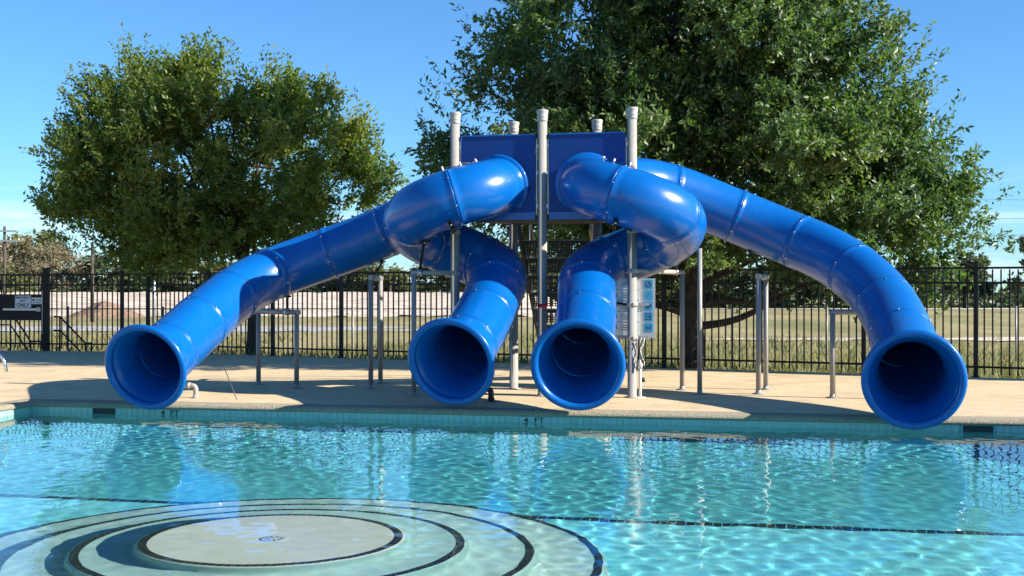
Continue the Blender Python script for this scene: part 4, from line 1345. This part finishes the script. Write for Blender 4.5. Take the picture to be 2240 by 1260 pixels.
# far trees: six built, the rest copies with their own size, turn and label
def far_proto(kind, seed):
    r = random.Random(seed)
    mat = M[{'dark': 'leaf_dark', 'olive': 'leaf_olive', 'brown': 'leaf_brown'}[kind]]
    bl = [ell(0, 0, 4.2, 2.6, 2.6, 2.2)]+[ell(r.uniform(-2.2, 2.2), r.uniform(-2, 2), r.uniform(2.2, 6.0), r.uniform(1.1, 1.9), r.uniform(1.1, 1.9), r.uniform(0.9, 1.6)) for _ in range(6)]
    dens = {'dark': 640, 'olive': 600, 'brown': 460}[kind]
    return make_tree('far_tree', 'x', 'tree', (0, 0, 0), 0.18, [(0, 0, -0.2), (0.05, 0, 1.2), (0, 0.05, 2.6), (0.1, 0, 4.4), (0.1, 0, 5.4)], bl, dens*(2 if kind == 'brown' else 1), 10, 0.46 if kind != 'brown' else 0.26, mat, seed,
                     group='far trees beyond the field', shoot_len=(0.5, 1.3), zmin=0.5, tint0=0.5, limbs=14 if kind != 'brown' else 60, leafw=0.5)
protos = [far_proto('dark', 31), far_proto('olive', 32), far_proto('brown', 33), far_proto('dark', 34), far_proto('olive', 35)]
used = set()
def far_tree(k, x, y, sc, rz, label):
    if k in used:
        src = protos[k]; t = src.copy(); COL.objects.link(t)
        for ch in list(src.children):
            c = ch.copy(); COL.objects.link(c); c.parent = t
    else: t = protos[k]; used.add(k)
    t.location = (x, y, -0.45); t.rotation_euler = (0, 0, rz); t.scale = (sc[0], sc[0], sc[1]); t['label'] = label
FT = [
 (2, -49.5, 118, (1.25, 0.95), 0.3, 'bare brownish tree at the far left behind the utility pole'),
 (2, -43.5, 116, (1.15, 0.86), 2.1, 'brownish leafless tree left of the left oak, second from the picture edge'),
 (1, -53.0, 135, (1.5, 1.15), 1.1, 'tall olive tree rising behind the brownish trees at the left edge'),
 (4, -46.5, 112, (0.9, 0.55), 4.0, 'low olive bush tree at the foot of the brownish trees'),
 (0, -38.2, 118, (1.1, 0.80), 0.9, 'dark green far tree just right of the brownish ones'),
 (3, -34.0, 120, (1.0, 0.70), 2.6, 'dark far tree seen through the low left edge of the left oak'),
 (1, -30.5, 121, (0.95, 0.66), 3.7, 'olive far tree standing right of the wooden pole'),
 (4, -26.6, 118, (0.9, 0.60), 0.4, 'yellow olive far tree under the left oak near the pale lamp post'),
 (0, -22.6, 122, (1.1, 0.66), 1.9, 'dark far tree behind the pale lamp post'),
 (3, -17.5, 124, (1.2, 0.66), 4.2, 'dark far tree behind the left oak trunk'),
 (1, -12.0, 121, (1.1, 0.62), 5.1, 'olive far tree behind the outer left slide'),
 (0, -6.5, 124, (1.2, 0.70), 0.2, 'dark far tree behind the left coil'),
 (4, 0.6, 112, (1.1, 0.95), 2.9, 'pale olive far tree seen between the left coil and the middle post'),
 (3, 7.0, 124, (1.2, 0.68), 3.3, 'dark far tree behind the staircase'),
 (1, 13.5, 127, (1.2, 0.62), 1.3, 'olive far tree behind the big oak trunk'),
 (0, 20.0, 126, (1.25, 0.66), 5.6, 'dark far tree right of the big oak trunk'),
 (3, 26.5, 125, (1.25, 0.64), 0.7, 'dark far tree behind the straight run of the outer right slide'),
 (1, 33.0, 126, (1.2, 0.66), 2.2, 'olive far tree behind the bend of the outer right slide'),
 (0, 39.0, 122, (1.15, 0.70), 4.6, 'dark far tree left of the tall one at the right edge'),
 (3, 44.0, 120, (0.95, 0.78), 1.7, 'dark far tree at the foot of the tall one on the right'),
 (1, 48.5, 112, (0.80, 1.18), 3.0, 'tall loose far tree at the right edge of the picture'),
 (4, 53.5, 118, (1.1, 0.85), 0.1, 'olive far tree cut by the right edge of the picture'),
]
for a in FT: far_tree(*a)
# a low dark wood that closes the gaps between the far trees
def far_wood():
    r = np.random.default_rng(77)
    n = 15000
    x = r.uniform(-75, 75, n); y = 132+r.normal(0, 3, n)
    h = 2.6+0.8*np.sin(x*0.21)+0.6*np.sin(x*0.57+1)
    z = -0.4+h*r.random(n)
    d = unit(r.normal(size=(n, 3))); nn = unit(np.cross(d, r.normal(size=(n, 3))))
    L = r.uniform(0.5, 0.95, n)
    me = leaf_mesh('far_wood', np.stack([x, y, z], -1), d, nn, L, L*0.6, r.random(n), M['leaf_dark'], np.zeros(3))
    props(link('far_wood', me), 'dark distant wood closing the field', 'wood', kind='stuff')
far_wood()

# ------------------------------------------------------------------ poles and lines
def utility_pole(label, x, y, h, arms, mat='bark', r=0.14):
    t = thing('utility_pole', label, 'pole', (x, y, -0.4))
    MB().tube([(x, y, -0.6), (x, y, h)], [r, r*0.7], 10).build('pole_shaft', M[mat], t)
    for z, w in arms:
        c = MB().bar((x-w/2, y-0.12, z), (x+w/2, y-0.12, z), 0.10, 0.12).build('cross_arm', M['galv'], t)
        for s in (-0.45, -0.2, 0.2, 0.45):
            MB().lathe((x+w*s, y-0.12, z+0.06), [(0.04, 0), (0.05, 0.05), (0.03, 0.12), (0, 0.14)], 8).build('insulator', M['white_plastic'], c)
utility_pole('utility pole with two cross arms at the far left edge', -37.0, 90.0, 6.1, ((5.75, 1.9), (5.05, 2.4)))
utility_pole('plain wooden pole beyond the fence under the left oak', -23.8, 70.0, 4.1, (), r=0.12)
utility_pole('pale metal lamp post beyond the fence under the left oak', -14.5, 50.0, 2.75, (), 'galv', 0.085)
def power_line(label, zl, zr, y):
    pts = []
    for k in range(17):
        f = k/16; x = 6+72*f
        pts.append((x, y, zl+(zr-zl)*f-1.2*4*f*(1-f)*0.4))
    props(MB().tube(pts, 0.013, 5, cap=False).build('power_line', M['pvc_dark']), label, 'power line', 'power lines on the right')
power_line('highest thin power line in the sky right of the big oak', 9.1, 9.1, 98)
power_line('middle thin power line in the sky right of the big oak', 7.6, 7.6, 98)
power_line('lowest thin power line in the sky right of the big oak', 6.3, 6.3, 98)

# ------------------------------------------------------------------ guessed umbrella on the right hand deck, out of view, added to shade the pool
def build_umbrella():
    c = Vector((12.1, 11.2, 0))
    t = thing('unseen_umbrella', 'square blue umbrella added out of view right of the pool to cast a shadow', 'umbrella', c)
    MB().tube([c, c+Vector((0, 0, 2.95))], 0.035, 12).build('pole', M['grey_paint'], t)
    MB().lathe(c, [(0.34, 0.0), (0.34, 0.06), (0.10, 0.09), (0.06, 0.20), (0.036, 0.21)], 24).build('base', M['dark_grey_paint'], t)
    can = MB(); n = 8
    for k in range(n):
        a0, a1 = 2*math.pi*k/n, 2*math.pi*(k+1)/n
        P3 = [c+Vector((1.75*math.cos(a), 1.75*math.sin(a), 2.40)) for a in (a0, a1)]
        top = c+Vector((0, 0, 2.98)); dr = Vector((0, 0, -0.16)); th = Vector((0, 0, -0.012))
        can.add([top, *P3, P3[0]+dr, P3[1]+dr, top+th, P3[0]+th, P3[1]+th], [(0, 1, 2), (1, 3, 4, 2), (5, 7, 6)])
    can.build('canopy', M['panel'], t)
    for k in range(n):
        a = 2*math.pi*k/n
        MB().bar(c+Vector((0.03*math.cos(a), 0.03*math.sin(a), 2.93)), c+Vector((1.72*math.cos(a), 1.72*math.sin(a), 2.375)), 0.016).build('rib', M['galv'], t)
build_umbrella()
